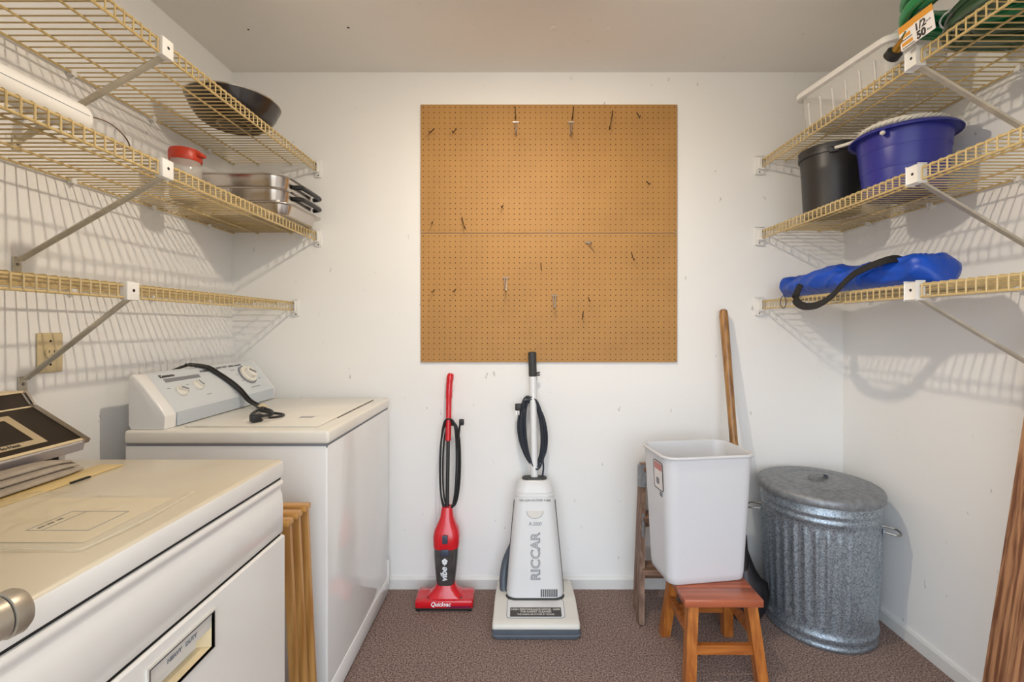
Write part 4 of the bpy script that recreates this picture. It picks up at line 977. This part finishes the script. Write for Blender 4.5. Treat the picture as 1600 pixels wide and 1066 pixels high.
# label sticker on the left side (local -x face), leaning with the wall
def lframe(y, z, h=0.0005):
    t = (z-0.03)/(HB-0.042); x = -(0.310+(0.040)*t)/2-h
    return frame((x, y, z), (0, -1, 0), Vector((-0.02, 0, HB-0.042)))
lb = part('label', MB().rings([rrect(0.075, 0.105, 0.010, 4, 0, 0, z) for z in (0, 0.0006)]).xf(lframe(-0.038, 0.392)), 'card', sh_, label='printed label with a dark outline')
def ring_outline(w, d, r, t):
    return MB().tube([(p[0], p[1], 0.0006) for p in rrect(w, d, r, 4)], t, 6, True)
part('label_outline', ring_outline(0.075, 0.105, 0.010, 0.0016).xf(lframe(-0.038, 0.392)), 'ink', lb)
part('label_band', MB().rings([rrect(0.064, 0.026, 0.006, 3, 0, 0.034, z) for z in (0.0006, 0.0010)]).xf(lframe(-0.038, 0.392)), mat('pink_band', (196, 130, 126), 0.6), lb)
part('label_picture', MB().rings([rrect(0.024, 0.024, 0.004, 3, -0.006, -0.022, z) for z in (0.0006, 0.0010)]).xf(lframe(-0.038, 0.392)), 'grey_ink', lb)
for i in range(6):
    part('barcode_bar', MB().box(0.006+i*0.004, 0.008+i*0.004, -0.075, -0.058, 0, 0.0005).xf(lframe(-0.038, 0.392)), 'grey_ink', lb)

# ------------------------------------------------------------------ wooden step ladder folded behind the basket
ld = thing('step_ladder', (0.668, 2.0, 0), 'weathered folded wooden step ladder behind the white wastebasket', 'ladder')
def lr(s, z): # front rail centre
    t = z/0.60; return Vector((0.668+s*(0.172-0.052*t), 1.905+0.165*t, z))
def lrr(s, z):
    t = z/0.57; return Vector((0.668+s*(0.166-0.050*t), 2.005+0.100*t, z))
for s in (-1, 1):
    part('front_rail', MB().bar(lr(s, 0.001), lr(s, 0.60), 0.022, 0.048, (0, 1, 0)), 'ladder', ld, True, smooth=False)
    part('rear_rail', MB().bar(lrr(s, 0.001), lrr(s, 0.57), 0.018, 0.030, (0, 1, 0)), 'ladder', ld, True, smooth=False)
    hb = part('hinge_bracket', MB().bar(lr(s, 0.52), lr(s, 0.612), 0.026, 0.054, (0, 1, 0)), 'galv_lid', ld, True, smooth=False)
    part('spreader', MB().bar(lr(s, 0.42)+Vector((s*-0.0, -0.027, 0)), lr(s, 0.33)+Vector((0, -0.027, 0)), 0.010, 0.004, (0, 1, 0)), 'galv_lid', ld, True, smooth=False)
for z in (0.20, 0.40, 0.60):
    a, b_ = lr(-1, z), lr(1, z)
    part('step', MB().rbox(a.x, b_.x, a.y-0.035, a.y+0.05, z-0.012, z+0.010, 0.003), 'ladderx', ld, True)
    part('step_brace', MB().rbox(a.x, b_.x, a.y+0.01, a.y+0.026, z-0.05, z-0.0125, 0.002), 'ladderx', ld, True)

# ------------------------------------------------------------------ shovel
sv = thing('shovel', (0.947, 1.93, 0), 'shovel with worn wooden handle leaning between wastebasket and trash can', 'shovel')
htop = at(1130, 484, 2.125); hbot = Vector((0.940, 1.938, 0.30))
ds = (hbot-htop)
hm = []
for t in (0.0, 0.006, 0.03, 0.2, 0.5, 0.8, 1.0): hm.append(htop+ds*t)
hp_ = MB().tube(hm, [0.012, 0.0175, 0.0195, 0.0185, 0.017, 0.018, 0.019], 16)
part('handle', hp_, 'handle', sv, True)
part('socket', MB().tube([hbot-ds*0.05, hbot+ds*0.04, hbot+ds*0.10], [0.0215, 0.021, 0.016], 16), 'blade', sv, True)
bl = []; nu = 14
for j, (z, hw, sag) in enumerate(((0.305, 0.022, 0.012), (0.262, 0.034, 0.022), (0.218, 0.050, 0.034), (0.184, 0.070, 0.044), (0.166, 0.097, 0.052), (0.110, 0.098, 0.050), (0.060, 0.084, 0.042), (0.020, 0.052, 0.024), (0.004, 0.016, 0.008))):
    row = []
    cy = 1.936-0.060*(0.305-z)/0.3; cx = 0.947
    for i in range(nu+1):
        u = -1+2*i/nu; yy = cy-sag*(1-u*u)+0.02
        row.append((cx+hw*u, yy, z-0.010*abs(u)**1.5*(1 if z > 0.15 else 0)))
    bl.append(row)
v = [p for r in bl for p in r]; n1 = len(v); v += [(x, y+0.0025, z) for x, y, z in v]
f = []; w_ = nu+1
for j in range(len(bl)-1):
    for i in range(nu):
        a = j*w_+i; f.append((a, a+1, a+w_+1, a+w_)); f.append((n1+a, n1+a+w_, n1+a+w_+1, n1+a+1))
bnd = [i for i in range(w_)]+[j*w_+nu for j in range(1, len(bl))]+[(len(bl)-1)*w_+i for i in range(nu-1, -1, -1)]+[j*w_ for j in range(len(bl)-2, 0, -1)]
for a, b_ in zip(bnd, bnd[1:]+bnd[:1]): f.append((a, a+n1, b_+n1, b_))
part('blade', MB().add(v, f), 'blade', sv, True, angle=60)

# ------------------------------------------------------------------ galvanized trash can
gc = thing('trash_can', (1.250, 1.918, 0), 'galvanized ribbed trash can with lid in the right corner', 'trash can')
NT = 288; rs = []
zprof = [(0.0, 0.196), (0.004, 0.201), (0.014, 0.202), (0.018, 0.199), (0.034, 0.2005), (0.040, 0.2045), (0.050, 0.2045), (0.056, 0.201), (0.075, 0.201), (0.090, 0.2015), (0.105, 0.202), (0.25, 0.2055), (0.40, 0.2095), (0.445, 0.2105), (0.460, 0.211), (0.480, 0.2115), (0.486, 0.2155), (0.496, 0.2155), (0.502, 0.212), (0.510, 0.2125), (0.516, 0.216), (0.524, 0.216), (0.530, 0.213), (0.565, 0.214), (0.568, 0.206)]
for z, r in zprof:
    ring = []
    for i in range(NT):
        a = 2*PI*i/NT; rib = 0
        if 0.104 <= z <= 0.446:
            fade = 1.0
            rib = 0.0042*max(-0.35, math.sin(34*a))*fade
            d_ = (a-math.radians(-75)+PI) % (2*PI)-PI
            if abs(d_) < math.radians(17): rib *= 0.15
        ring.append(((r+rib)*math.cos(a), (r+rib)*math.sin(a), z+0.0005))
    rs.append(ring)
part('can_body', MB().rings(rs, True, False), 'galv', gc, angle=60)
lidp = [(0.0, 0.603), (0.05, 0.602), (0.10, 0.600), (0.12, 0.5985), (0.125, 0.601), (0.135, 0.601), (0.14, 0.598), (0.19, 0.594), (0.214, 0.589), (0.224, 0.583), (0.2275, 0.574), (0.2275, 0.556), (0.2255, 0.553), (0.2230, 0.556), (0.2225, 0.575), (0.19, 0.588), (0, 0.597)]
ldd = part('lid', MB().lathe(lidp, n=72), 'galv_lid', gc, angle=50)
lh = MB().ribbon(smooth_path([(-0.042, -0.012, 0.6025), (-0.034, -0.010, 0.616), (0.0, 0, 0.622), (0.034, 0.010, 0.616), (0.042, 0.012, 0.6025)], 4), 0.022, (-0.28, 0.96, 0), 0.003)
part('lid_handle', lh, 'galv_lid', ldd, smooth=False)
vdx, vdy = 0.838, -0.546     # sideways direction as seen from the door
for s in (1, -1):
    c = Vector((s*vdx, s*vdy, 0)); tdir = Vector((-vdy, vdx, 0))
    base_ = c*0.2125+Vector((0, 0, 0.440))
    pts = [base_+tdir*0.032, base_+tdir*0.034+c*0.012, base_+tdir*0.034+c*0.046+Vector((0, 0, -0.004)), base_+c*0.058+Vector((0, 0, -0.006)), base_-tdir*0.034+c*0.046+Vector((0, 0, -0.004)), base_-tdir*0.034+c*0.012, base_-tdir*0.032]
    hd_ = part('handle', MB().tube(smooth_path(pts, 5), 0.0036, 8), 'screw', gc)
    for q in (-1, 1):
        part('handle_bracket', MB().rbox(-0.007, 0.007, -0.003, 0.003, -0.014, 0.010, 0.002).xf(Matrix.Translation(base_+tdir*0.034*q+c*0.001) @ Matrix.Rotation(math.atan2(tdir.y, tdir.x), 4, 'Z')), 'galv', hd_)

# ------------------------------------------------------------------ pine stud leaning on the right wall
sd = MB(); a = Vector((1.2885, 1.247, 0.003)); b_ = Vector((1.4905, 1.247, 1.288)); dd_ = (b_-a).normalized(); sd_ = Vector((0, 1, 0)); nn_ = dd_.cross(sd_)
L_ = (b_-a).length
local = MB().rbox(-0.019, 0.019, -0.0445, 0.0445, 0.0, L_, 0.003)
so = solo('wood_stud', local, 'stud', 'rough brown pine stud leaning on the right wall', 'wood stud')
so.location = (1.2885, 1.247, 0.004); so.rotation_euler = (0, math.atan2(b_.x-a.x, b_.z-a.z), 0)

# ------------------------------------------------------------------ things on the right shelves
# clear bin
bx = thing('storage_bin', (1.285, 1.690, RU+0.003), 'clear plastic storage bin with white rim on the top right shelf', 'bin', rotz=math.radians(8))
BL, BWd, BH = 0.42, 0.255, 0.150
part('bin_body', MB().rings([rrect(w, d, r, 5, 0, 0, z) for w, d, r, z in ((BWd-0.05, BL-0.05, 0.02, 0.0), (BWd-0.035, BL-0.035, 0.026, 0.004), (BWd-0.012, BL-0.012, 0.034, BH-0.004), (BWd-0.016, BL-0.016, 0.032, BH-0.004), (BWd-0.039, BL-0.039, 0.024, 0.006), (BWd-0.05, BL-0.05, 0.02, 0.006))]), 'bin', bx)
rim = [rrect(w, d, r, 7, 0, 0, z) for w, d, r, z in ((BWd-0.012, BL-0.012, 0.034, BH-0.020), (BWd+0.016, BL+0.016, 0.046, BH-0.018), (BWd+0.020, BL+0.020, 0.048, BH-0.002), (BWd+0.010, BL+0.010, 0.044, BH+0.004), (BWd-0.014, BL-0.014, 0.034, BH+0.004))]
part('rim', MB().rings(rim, False, False), 'binrim', bx, label='opaque white rim')
for i in range(6):
    y = -BL/2+0.065+i*0.058
    for s in (-1, 1):
        x0_ = s*(BWd/2-0.0165); x1_ = s*(BWd/2-0.0085)
        part('rib', MB().bar((x0_, y, 0.008), (x1_, y, BH*0.66), 0.006, 0.004, (0, 1, 0)), 'bingrey', bx, smooth=False)
# hoses
def coil(cx, cy, z0, R0, r, turns, layers, sdv, sq=1.0):
    pts = []; n = 40; tot = turns*layers
    for k in range(tot*n+1):
        t = k/n; ly = int(min(t, tot-1e-6)//turns); tt = t-ly*turns
        rr0 = R0-2.1*r*(tt if ly % 2 == 0 else turns-1-tt+1)*0.9
        a = 2*PI*t+sdv
        wob = 0.006*math.sin(3*a+k*0.01)
        zz = z0+r+ly*1.9*r
        pts.append((cx+(rr0+wob)*math.cos(a), cy+(rr0+wob)*sq*math.sin(a), zz+0.002*math.sin(5*a+ly)))
    return pts
dh = thing('garden_hose', (1.320, 1.14, RU+0.003), 'dark green coiled garden hose lying on the top right shelf', 'hose')
part('hose_coil', MB().tube(coil(1.320, 1.140, RU+0.004, 0.190, 0.0105, 3, 3, 0.4), 0.0105, 10), 'dkgreen', dh, True)
for a in (0.5, 2.6, 4.4):
    c = Vector((1.320+0.155*math.cos(a), 1.140+0.155*math.sin(a), RU+0.040)); rd = Vector((math.cos(a), math.sin(a), 0))
    part('tie', MB().tube([c+rd*0.050*math.cos(q)+Vector((0, 0, 0.033*math.sin(q))) for q in [2*PI*i/20 for i in range(20)]], 0.0025, 6, True), 'clip', dh, True)
gh = thing('garden_hose', (1.256, 1.186, RU+0.074), 'bright green coiled hose with price card on the dark hose', 'hose')
part('hose_coil', MB().tube(coil(1.256, 1.186, RU+0.074, 0.198, 0.0135, 2, 3, 1.2), 0.0135, 12), 'green', gh, True)
a = 3.6; c = Vector((1.256+0.172*math.cos(a), 1.186+0.172*math.sin(a), RU+0.074+0.040)); rd = Vector((math.cos(a), math.sin(a), 0))
part('tie', MB().tube([c+rd*0.040*math.cos(q)+Vector((0, 0, 0.040*math.sin(q))) for q in [2*PI*i/20 for i in range(20)]], 0.0025, 6, True), 'lint', gh, True)
e0 = Vector((1.100, 1.245, RU+0.080)); e1 = Vector((1.100, 1.310, RU+0.032)); e2 = Vector((1.100, 1.342, RU+0.018))
part('hose_end', MB().tube(smooth_path([(1.12, 1.19, RU+0.10), e0, e1], 5), 0.0115, 12), 'dkgreen', gh, True)
cp1 = part('coupling', MB().tube([e1-(e2-e1)*0.2, e2], 0.0125, 16), 'brass', gh, True)
dirn = (e2-e1).normalized()
part('coupling_cap', MB().tube([e2-dirn*0.006, e2-dirn*0.002, e2+dirn*0.016, e2+dirn*0.018], [0.014, 0.022, 0.022, 0.014], 12), 'black_pl', cp1, True)
# price card wrapped on the front of the coil: two panels
def quad_box(o, u, v_, t=0.001):
    o = Vector(o); u = Vector(u); v_ = Vector(v_); n_ = u.cross(v_).normalized()*t
    P = [o, o+u, o+u+v_, o+v_]; P2 = [p_+n_ for p_ in P]
    return MB().add([*P, *P2], [(0, 3, 2, 1), (4, 5, 6, 7), (0, 1, 5, 4), (1, 2, 6, 5), (2, 3, 7, 6), (3, 0, 4, 7)])
o1 = Vector((1.096, 1.312, RU+0.001)); u1 = Vector((0.0, -0.048, 0.0)); v1 = Vector((-0.010, 0.0, 0.066))
o2 = o1+u1; u2 = Vector((0.002, -0.058, 0.0))
for (o, u, fr) in ((o1, u1, 0.72), (o2, u2, 0.74)):
    cd = part('price_card', quad_box(o, u, v1*fr), 'card', gh, True, smooth=False)
    part('card_header', quad_box(o+v1*fr, u, v1*(1-fr)), 'orange', cd, True, smooth=False)
    nrm = u.cross(v1).normalized()
    if nrm.x > 0: nrm = -nrm
    if fr > 0.73:
        text('1/2', 0.027, frame(o+u*0.32+v1*0.52+nrm*0.0014, u, v1), 'ink', cd, bold=0.0007)
        text('50', 0.027, frame(o+u*0.32+v1*0.17+nrm*0.0014, u, v1), 'ink', cd, bold=0.0012)
        text('inch', 0.009, frame(o+u*0.74+v1*0.50+nrm*0.0014, u, v1), 'grey_ink', cd)
        text('feet', 0.009, frame(o+u*0.74+v1*0.15+nrm*0.0014, u, v1), 'grey_ink', cd)
    else:
        for q, (a0, a1, z_) in enumerate(((0.1, 0.85, 0.36), (0.1, 0.95, 0.04))):
            part('printed_line', quad_box(o+u*a0+v1*z_+nrm*0.0008, u*(a1-a0), v1*0.035, 0.0006), 'ink', cd, True, smooth=False)
        for q, (a0, a1, z_) in enumerate(((0.1, 0.75, 0.46), (0.1, 0.85, 0.14))):
            part('printed_block', quad_box(o+u*a0+v1*z_+nrm*0.0008, u*(a1-a0), v1*0.14, 0.0006), 'orange', cd, True, smooth=False)

# black bucket
bk = thing('bucket', (1.283, 1.885, RM+0.003), 'charcoal plastic bucket with wire handle beside the blue tub', 'bucket')
part('bucket_body', MB().lathe([(r, z*0.93) for r, z in ((0.094, 0), (0.100, 0.004), (0.1075, 0.18), (0.1085, 0.183), (0.109, 0.20), (0.112, 0.252), (0.118, 0.252), (0.119, 0.266), (0.116, 0.268), (0.1175, 0.284), (0.119, 0.288), (0.115, 0.290), (0.110, 0.286), (0.106, 0.24), (0.094, 0.012), (0.0, 0.010))], n=56), 'bucket', bk)
for s in (-1, 1):
    part('handle_lug', MB().rbox(-0.016, 0.016, -0.006, 0.006, -0.012, 0.012, 0.003).xf(Matrix.Rotation(math.radians(-120 if s < 0 else 60), 4, 'Z') @ Matrix.Translation((0.122, 0, 0.237)) @ Matrix.Rotation(PI/2, 4, 'Z')), 'bucket', bk)
hw = []
for i in range(21):
    q = PI*i/20; ang0 = math.radians(-120)
    d0 = Vector((math.cos(ang0), math.sin(ang0), 0)); pr = Vector((-math.sin(ang0), math.cos(ang0), 0))
    hw.append(d0*0.127*math.cos(q)+pr*0.127*math.sin(q)+Vector((0, 0, 0.243+0.012*math.sin(q))))
part('wire_handle', MB().tube(hw, 0.0022, 8), 'hook_s', bk)
# blue tub with rope
tb_ = thing('tub', (1.346, 1.606, RM+0.003), 'large royal blue plastic tub on the middle right shelf', 'tub')
part('tub_body', MB().lathe([(0.108, 0), (0.115, 0.005), (0.1215, 0.082), (0.1225, 0.0825), (0.123, 0.085), (0.128, 0.150), (0.129, 0.1505), (0.1295, 0.153), (0.134, 0.205), (0.150, 0.207), (0.158, 0.202), (0.159, 0.205), (0.151, 0.214), (0.136, 0.216), (0.130, 0.21), (0.112, 0.014), (0, 0.010)], n=64), 'tub', tb_)
for ang in (-150, 30):
    q = math.radians(ang)
    part('handle_socket', MB().rbox(-0.012, 0.012, -0.008, 0.008, -0.010, 0.006, 0.003).xf(Matrix.Rotation(q, 4, 'Z') @ Matrix.Translation((0.143, 0, 0.199))), 'tub', tb_)
    part('rope_knot', MB().lathe([(0.003, -0.007), (0.0075, -0.003), (0.0075, 0.003), (0.003, 0.007)], n=12).xf(Matrix.Rotation(q, 4, 'Z') @ Matrix.Translation((0.154, 0, 0.192))), 'rope', tb_)
rp_ = thing('rope', (1.346, 1.606, RM+0.21), 'white braided rope coiled inside the rim of the blue tub', 'rope')
strands = 3
for s in range(strands):
    pts = []; n = 420
    for i in range(n+1):
        a = 2*PI*2.3*i/n; tw_ = a*17+2*PI*s/3
        R_ = 0.127-0.010*i/n; z = 0.229+0.004*math.sin(a*1.3)+0.009*i/n
        rr_ = R_+0.0042*math.cos(tw_); pts.append((1.346+rr_*math.cos(a+2.2), 1.606+rr_*math.sin(a+2.2), RM+0.003+z+0.0042*math.sin(tw_)))
    part('strand', MB().tube(pts, 0.0048, 6), 'rope', rp_, True)
part('loose_end', MB().tube(smooth_path([(1.225, 1.64, RM+0.222), (1.205, 1.685, RM+0.220), (1.19, 1.725, RM+0.224)], 5), 0.006, 8), 'rope', rp_, True)

# blue nylon bag with black strap on the lowest right shelf
bg = thing('nylon_bag', (1.27, 1.72, RL+0.003), 'blue nylon carry bag with black shoulder strap on the lowest right shelf', 'bag')
rs = []; ns = 110; nr = 56
for i in range(ns+1):
    t = i/ns; y = 2.070-0.725*t
    hgt = 0.098+0.012*math.exp(-((t-0.78)/0.12)**2)+0.010*math.exp(-((t-0.42)/0.10)**2)-0.014*math.exp(-((t-0.14)/0.05)**2)-0.012*math.exp(-((t-0.60)/0.06)**2)
    wid = 0.070+0.040*math.sin(PI*min(1, 0.1+t))
    e = min(1, t/0.06, (1-t)/0.09); e = max(0.12, math.sqrt(max(0.0, 1-(1-e)**2)))
    hgt *= e; wid *= e*0.95+0.05
    xc = 1.238+0.030*t
    row = []
    for j in range(nr):
        a = 2*PI*j/nr; ca, sa = math.cos(a), math.sin(a)
        x = xc+wid*math.copysign(abs(ca)**0.8, ca); z = hgt*0.5+hgt*0.5*math.copysign(abs(sa)**0.85, sa)
        fold = 1-abs(noise.noise((x*9+y*7, y*10+z*16, z*8)))*2
        nz = noise.noise((x*13, y*15, z*15+3))*0.010+(max(0, fold)**3)*0.009-0.004+noise.noise((x*40, y*26+x*30, z*44))*0.005
        row.append((x+ca*nz*0.9, y, RL+0.0035+max(0.0, z+(sa*nz if sa > -0.3 else 0))))
    rs.append(row)
part('bag_body', MB().rings(rs), 'nylon', bg, True, angle=180)
sp_px = [(1420, 412, 1, 1.255), (1406, 405, 1, 1.215), (1388, 406, 1.60, 1.18), (1362, 415, 1.0, 1.150), (1335, 428, 1.0, 1.128), (1316, 445, 1.0, 1.112), (1298, 464, 1.0, 1.100), (1276, 477, 1.0, 1.097), (1254, 478, 1.0, 1.098), (1243, 468, 1.0, 1.105), (1246, 455, 1.0, 1.125), (1254, 440, 1.0, 1.150)]
sp = []
for px, py, _, X in sp_px:
    Y = X*F/(px-815); sp.append(Vector((X, Y, EYE-(py-511)/F*Y)))
part('shoulder_strap', MB().ribbon(smooth_path(sp, 5), 0.030, (0.35, 0.55, 0.75), 0.003), 'strap', bg, True, angle=60, label='black webbing shoulder strap')
part('strap_patch', MB().ribbon([sp[-1]+Vector((0, 0, -0.005)), sp[-1]+Vector((0.01, 0.0, 0.022))], 0.026, (0, 1, 0), 0.004), 'strap', bg, True)
rg = Vector((1.118, 1.945, RL-0.018))
part('key_ring', MB().tube([rg+Vector((0.0, 0.020*math.cos(q), 0.026*math.sin(q))) for q in [2*PI*i/24 for i in range(24)]], 0.0017, 6, True), 'ink', bg, True)
